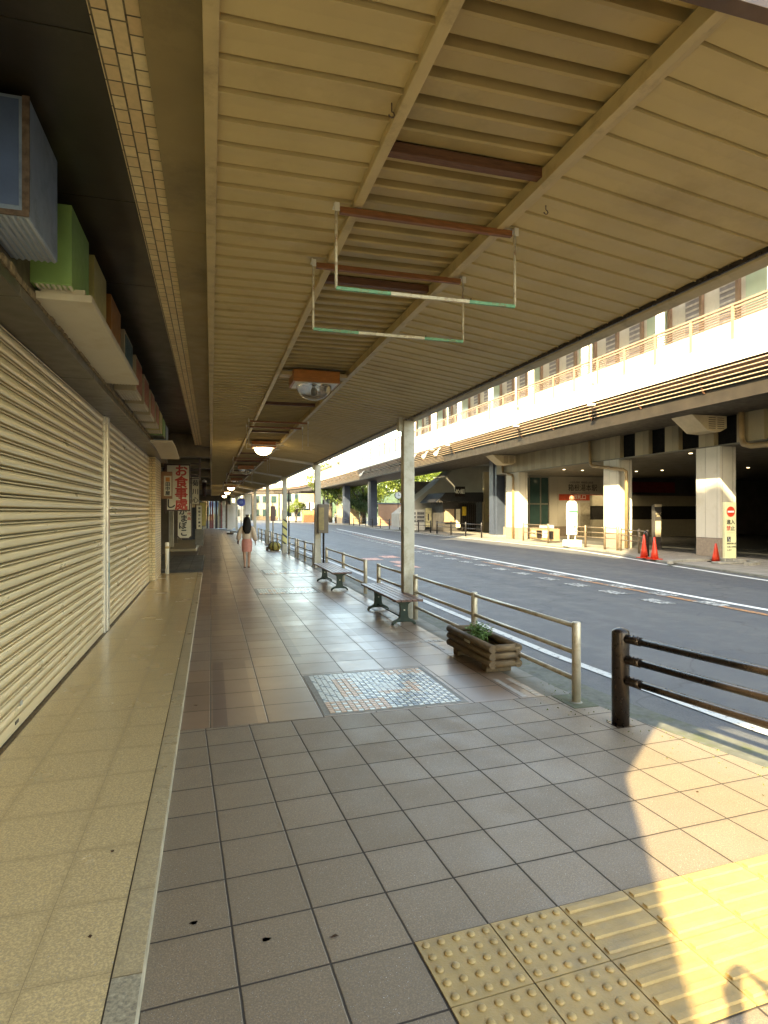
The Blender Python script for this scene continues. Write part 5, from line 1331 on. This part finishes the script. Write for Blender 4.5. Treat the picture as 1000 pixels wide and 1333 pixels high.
MB().box(17.8, 20.5, 83.4, 84, 2.6, 2.9).build('awning', mat('awning_green', (.25, .36, .30), .6), hs)
MB().box(17.9, 20.4, 83.95, 84, 2.2, 2.6).build('dark_band', DARKV, hs)
ob = thing('ticket_booth', 'small orange-brown booth under a tan sign beyond the second column', 'booth', (15.4, 96, 0))
MB().box(14.2, 16.6, 96, 98, 0, 1.9).build('wall', mat('booth_orange', (.5, .24, .1), .6), ob)
MB().box(13.6, 16.8, 95.8, 98, 3.2, 4.6).build('sign_board', HT, ob)
MB().box(13.7, 16.7, 95.9, 98, 4.6, 5.0).build('roof', DARKV, ob)
MB().box(15.1, 15.3, 96.2, 96.6, 1.9, 3.2).build('post', BLKM, ob)
bh = thing('orange_wall_house', 'orange sunlit wall behind the middle steel pier', 'house', (25, 70.5, 0))
MB().box(19.6, 30, 70.5, 71, 0, 2.6).build('wall', mat('orange_wall', (.45, .24, .14), .7, var=.2, scale=1), bh)
MB().box(19.5, 30.1, 70.4, 71.1, 2.6, 2.75).build('coping', HG, bh)
bs = thing('blue_shop_sign', 'white and blue shop sign standing by the far road', 'sign', (.5, 118, 0))
MB().box(-.4, 1.4, 118, 118.3, 1.2, 4.6).build('board', mat('sign_light_blue', (.25, .42, .62), .5), bs)
MB().box(-.4, 1.4, 117.9, 117.98, 2.6, 3.5).build('blue_panel', mat('sign_deep_blue', (.05, .14, .42), .5), bs)
for x in (-.1, 1.1): MB().tube((x, 118.1, 0), (x, 118.1, 1.3), .06, 8).build('post', ALU, bs)
# wooded hill behind everything
rnd = random.Random(33)
m = MB(); nx, ny = 60, 14
vv = [[m.bm.verts.new((-180+i*9, 200+j*9+12*mnoise.noise(Vector((i*.3, j*.3, 0))), -1+j*1.5*(.55+.45*mnoise.noise(Vector((i*.09+4, .3, 0))))+3*mnoise.noise(Vector((i*.5, j*.5, 2)))) ) for j in range(ny)] for i in range(nx)]
for i in range(nx-1):
    for j in range(ny-1): m.bm.faces.new((vv[i][j], vv[i+1][j], vv[i+1][j+1], vv[i][j+1])).smooth = True
structure(m.build('hill', mat('wooded_hill', (.045, .075, .02), .9, var=.7, scale=.5, grime=(.02, .04, .012), gscale=.35, bump=1.0, bscale=.8)))

# ------------------------------------------------------------------ people
SKIN = mat('skin', (.45, .25, .16), .55, var=.06, bump=0); HAIR = mat('black_hair', (.010, .007, .006), .6, spec=.2, var=.2, stretch=(30, 30, 1))
def skin_mesh(name, V, E, m_, parent, lab=None, sub=2):
    me = bpy.data.meshes.new(name); me.from_pydata([Vector(v[:3])-root_loc(parent) for v in V], E, [])
    o = bpy.data.objects.new(name, me); COL.objects.link(o)
    sk = o.modifiers.new('s', 'SKIN'); sk.use_smooth_shade = True
    for i, v in enumerate(V):
        r = v[3]; me.skin_vertices[0].data[i].radius = (r if not isinstance(r, tuple) else r[0], r if not isinstance(r, tuple) else r[1]); 
    me.skin_vertices[0].data[0].use_root = True
    ss = o.modifiers.new('u', 'SUBSURF'); ss.levels = ss.render_levels = sub
    bpy.context.view_layer.update()
    me2 = bpy.data.meshes.new_from_object(o.evaluated_get(bpy.context.evaluated_depsgraph_get()))
    bpy.data.objects.remove(o); me2.materials.clear(); me2.materials.append(m_)
    for p in me2.polygons: p.use_smooth = True
    q = bpy.data.objects.new(name, me2); COL.objects.link(q); q.parent = parent
    if lab: q['label'] = lab
    return q
def person(x, y, H, yaw, arms, stride, lab, sub=2):
    """body along +y (facing away from the camera at yaw 0). returns thing and transform"""
    t = thing('person', lab, 'person', (x, y, 0))
    c, s = math.cos(yaw), math.sin(yaw); k = H/1.58
    def W(px, py, pz): return (x+(px*c-py*s)*k, y+(px*s+py*c)*k, pz*k)
    V = []; E = []
    def add(p, r, par=None):
        V.append((*W(*p), r*k)); 
        if par is not None: E.append((par, len(V)-1))
        return len(V)-1
    pel = add((0, 0, .86), .115); ab = add((0, .01, .98), .10, pel); ch = add((0, .015, 1.13), .115, ab); sh = add((0, 0, 1.27), .095, ch)
    nk = add((0, .0, 1.34), .045, sh); hd0 = add((0, .01, 1.41), .06, nk); hd = add((0, .02, 1.48), .085, hd0); hd2 = add((0, .015, 1.535), .055, hd)
    nose = add((0, .105, 1.455), .012, hd)
    for sg in (-1, 1):
        add((sg*.085, .01, 1.455), .014, hd)
        hip = add((sg*.075, 0, .80), .088, pel)
        st_ = stride*sg
        kn = add((sg*.070, .5*st_+.02, .44), .052, hip); cf_ = add((sg*.066, .55*st_-.02, .30), .050, kn); an = add((sg*.060, .75*st_-.03, .085), .032, cf_)
        hl = add((sg*.060, .75*st_-.05, .045), .030, an); to = add((sg*.064, .75*st_+.10, .028), .030, hl); add((sg*.066, .75*st_+.15, .02), .018, to)
        so = add((sg*.15, 0, 1.25), .055, sh)
        el, wr, hn = arms[sg]
        e_ = add(el, .036, so); w2 = add(wr, .024, e_); h_ = add(hn, .030, w2)
        d = Vector(hn)-Vector(wr); d.normalize(); sd = Vector((0, 1, 0)) if abs(d.y) < .8 else Vector((0, 0, 1))
        for q, (ln, off) in enumerate(((.065, -.022), (.075, -.008), (.072, .008), (.055, .022))):
            b0 = Vector(hn)+d*.02+sd*off; b1 = b0+d*ln*.6; b2 = b1+d*ln*.4+Vector((-sg*.018, 0, 0))
            i1 = add(tuple(b0), .009, h_); i2 = add(tuple(b1), .008, i1); add(tuple(b2), .007, i2)
        tb = add(tuple(Vector(wr)+d*.03+sd*.03), .010, w2); add(tuple(Vector(wr)+d*.07+sd*.045), .009, tb)
    skin_mesh('body', V, E, SKIN, t, None, sub)
    return t, W, k
def garment(name, rings, W, m_, t, seg=24, close=False, fold=.0, nf=9):
    """rings: (cx, cy, z, rx, ry)"""
    m = MB(); rr = []
    for i, (cx, cy, z, rx, ry) in enumerate(rings):
        ring = []
        for j in range(seg):
            a = 2*math.pi*j/seg; f = 1+fold*math.sin(a*nf+i*.7)
            ring.append(m.bm.verts.new(W(cx+rx*f*math.cos(a), cy+ry*f*math.sin(a), z)))
        rr.append(ring)
    for a, b in zip(rr, rr[1:]):
        for j in range(seg): m.bm.faces.new((a[j], a[(j+1) % seg], b[(j+1) % seg], b[j])).smooth = True
    return m.build(name, m_, t)
def sleeve(name, pts, W, m_, t, k):
    m = MB(); P_ = [Vector(W(*p[:3])) for p in pts]; rings = []
    for i, p in enumerate(P_):
        d = (P_[min(i+1, len(P_)-1)]-P_[max(0, i-1)]).normalized(); u = d.orthogonal().normalized() if i == 0 else (pu-d*pu.dot(d)).normalized(); pu = u; v = d.cross(u)
        rings.append([m.bm.verts.new(p+(u*math.cos(j*math.pi/7)+v*math.sin(j*math.pi/7))*pts[i][3]*k*(1+.05*math.sin(j*3+i))) for j in range(14)])
    for a, b in zip(rings, rings[1:]):
        for j in range(14): m.bm.faces.new((a[j], a[(j+1) % 14], b[(j+1) % 14], b[j])).smooth = True
    return m.build(name, m_, t)
# the walking woman
armL = ((-.235, -.03, 1.04), (-.26, .05, .84), (-.255, .07, .79)); armR = ((.225, -.05, 1.03), (.26, .02, .82), (.262, .035, .765))
wt, W, k = person(1.02, 18.35, 1.50, R(-2), {-1: armL, 1: armR}, .055, 'woman walking away in a sheer cream blouse, pink skirt and long black hair')
BLOU = mat('cream_blouse', (.62, .49, .38), .6, var=.08, scale=12); SKRT = mat('pink_skirt', (.58, .24, .19), .7, var=.12, scale=14)
garment('skirt', [(0, 0, .50, .150, .125), (0, 0, .60, .158, .132), (0, 0, .72, .165, .140), (0, 0, .82, .160, .135), (0, 0, .90, .135, .110), (0, 0, .965, .115, .092)], W, SKRT, wt, fold=.02)
garment('blouse', [(0, 0, .90, .142, .118), (0, 0, .94, .155, .125), (0, .005, 1.02, .148, .118), (0, .01, 1.12, .155, .122), (0, .01, 1.20, .165, .115), (0, .005, 1.26, .150, .098), (0, 0, 1.30, .095, .075), (0, 0, 1.33, .06, .055)], W, BLOU, wt, fold=.018, nf=11)
for sg, arm in ((-1, armL), (1, armR)):
    a0 = (sg*.13, 0, 1.25); e, w2, h_ = arm
    sleeve('sleeve', [(*a0, .07), (sg*.19, -.01, 1.17, .072), (*e, .068), ((e[0]+w2[0])/2, (e[1]+w2[1])/2, (e[2]+w2[2])/2, .075), (w2[0], w2[1], w2[2]+.05, .070), (w2[0], w2[1], w2[2]+.015, .04)], W, BLOU, wt, k)
# hair: crown cap falling to mid back
m = MB(); rings = [(0, .01, 1.592, .01, .01), (0, .01, 1.585, .05, .055), (0, .0, 1.555, .088, .092), (0, -.01, 1.50, .104, .105), (0, -.03, 1.43, .118, .100), (0, -.06, 1.35, .130, .075), (0, -.085, 1.27, .134, .055), (0, -.11, 1.19, .125, .045), (0.003, -.125, 1.12, .100, .035), (.004, -.125, 1.06, .06, .020)]
garment('hair', rings, W, HAIR, wt, 26, fold=.03, nf=13)
for sg in (-1, 1):
    sh_ = MB().box(1.02+(sg*.064-.035)*k, 1.02+(sg*.064+.035)*k, 18.35+(.75*.055*sg-.08)*k, 18.35+(.75*.055*sg+.15)*k, .001, .022); sh_.build('sandal', mat('dark_sandal', (.08, .03, .02), .5), wt, bevel=.005)
bag = tag(MB().box(.745, .785, 18.36, 18.50, .70, .80).build('handbag_pouch', mat('dark_pouch', (.05, .02, .02), .5), None, bevel=.012), 'small dark pouch with a pale cord in the woman\'s left hand', 'pouch')
ph = tag(MB().box(1.265, 1.277, 18.36, 18.43, .66, .80).build('mobile_phone', mat('phone_black', (.02, .02, .02), .3), None, bevel=.004), 'dark mobile phone in the woman\'s right hand', 'phone')
# the photographer, whose shadow falls at the right
armsP = {-1: ((-.30, .10, 1.30), (-.10, .28, 1.50), (-.07, .31, 1.53)), 1: ((.30, .10, 1.30), (.10, .28, 1.50), (.07, .31, 1.53))}
pt, W, k = person(.10, -.56, 1.68, 0, armsP, .02, 'person holding a phone up behind the camera, casting the shadow at lower right')
garment('shirt', [(0, 0, .84, .175, .135), (0, 0, 1.0, .17, .13), (0, 0, 1.15, .18, .13), (0, 0, 1.26, .165, .105), (0, 0, 1.33, .06, .055)], W, mat('grey_shirt', (.2, .2, .22), .8), pt)
for sg in (-1, 1): garment('trouser_leg', [(sg*.07, 0, .06, .075, .08), (sg*.07, 0, .45, .085, .09), (sg*.075, 0, .80, .10, .115), (sg*.05, 0, .90, .12, .12)], W, mat('dark_trousers', (.05, .05, .06), .8), pt)
garment('hair', [(0, .0, 1.60, .01, .01), (0, -.01, 1.58, .07, .08), (0, -.02, 1.52, .10, .10), (0, -.04, 1.42, .09, .07)], W, HAIR, pt)
# two tiny walkers beyond the deck
for x, y, c_, lab in ((17.35, 86, (.55, .6, .62), 'tiny far pedestrian in white on the path below the trees'), (18.15, 84.5, (.35, .5, .6), 'tiny far pedestrian in pale blue right of the one in white')):
    t2, W2, k2 = person(x, y, 1.65, 0, {-1: armL, 1: armR}, .04, lab, 1)
    garment('shirt', [(0, 0, .86, .17, .13), (0, 0, 1.1, .18, .13), (0, 0, 1.26, .17, .11), (0, 0, 1.33, .06, .055)], W2, mat('shirt_%d' % int(x*10), c_, .7), t2, 12)
    for sg in (-1, 1): garment('trouser_leg', [(sg*.07, 0, .06, .075, .08), (sg*.07, 0, .45, .085, .09), (sg*.06, 0, .90, .11, .12)], W2, DIN, t2, 10)
    garment('hair', [(0, .0, 1.60, .01, .01), (0, -.01, 1.56, .08, .09), (0, -.03, 1.42, .09, .07)], W2, HAIR, t2, 10)

# small litter
def litter(x, y, z, sx, sy, mt, nm, lab, cat, seed):
    rnd = random.Random(seed); m = MB(); c = Vector((x, y, z)); vs = []
    n = 9
    ring = [m.bm.verts.new(c+Vector((sx*math.cos(q*2*math.pi/n)*rnd.uniform(.6, 1.2), sy*math.sin(q*2*math.pi/n)*rnd.uniform(.6, 1.2), rnd.uniform(.001, .008)))) for q in range(n)]
    t_ = m.bm.verts.new(c+Vector((0, 0, .006)))
    for q in range(n): m.bm.faces.new((ring[q], ring[(q+1) % n], t_))
    bmesh.ops.solidify(m.bm, geom=m.bm.faces[:], thickness=.0015)
    return tag(m.build(nm, mt), lab, cat)
DRY = mat('dry_leaf_brown', (.10, .045, .02), .8, var=.4, scale=40)
litter(.46, 2.30, .002, .022, .008, DRY, 'dry_leaf', 'curled brown dry leaf on a grey tile left of the blister tiles', 'leaf', 4)
litter(-.125, 5.37, .002, .02, .014, DRY, 'dry_leaf', 'brown dry leaf on the narrow orange-brown tiles by the ledge', 'leaf', 6)
litter(2.75, 2.9, .002, .012, .009, DRY, 'dry_leaf', 'tiny dark leaf scrap on the sunlit grey tiles', 'leaf', 8)
for q, (x, y) in enumerate(((-.45, 3.1), (-.44, 2.5))): litter(x, y, .041, .010, .007, DRY, 'dirt_crumb', ('dirt crumb on a joint of the cream ledge, farther one', 'dirt crumb on a joint of the cream ledge, nearer one')[q], 'crumb', 11+q)
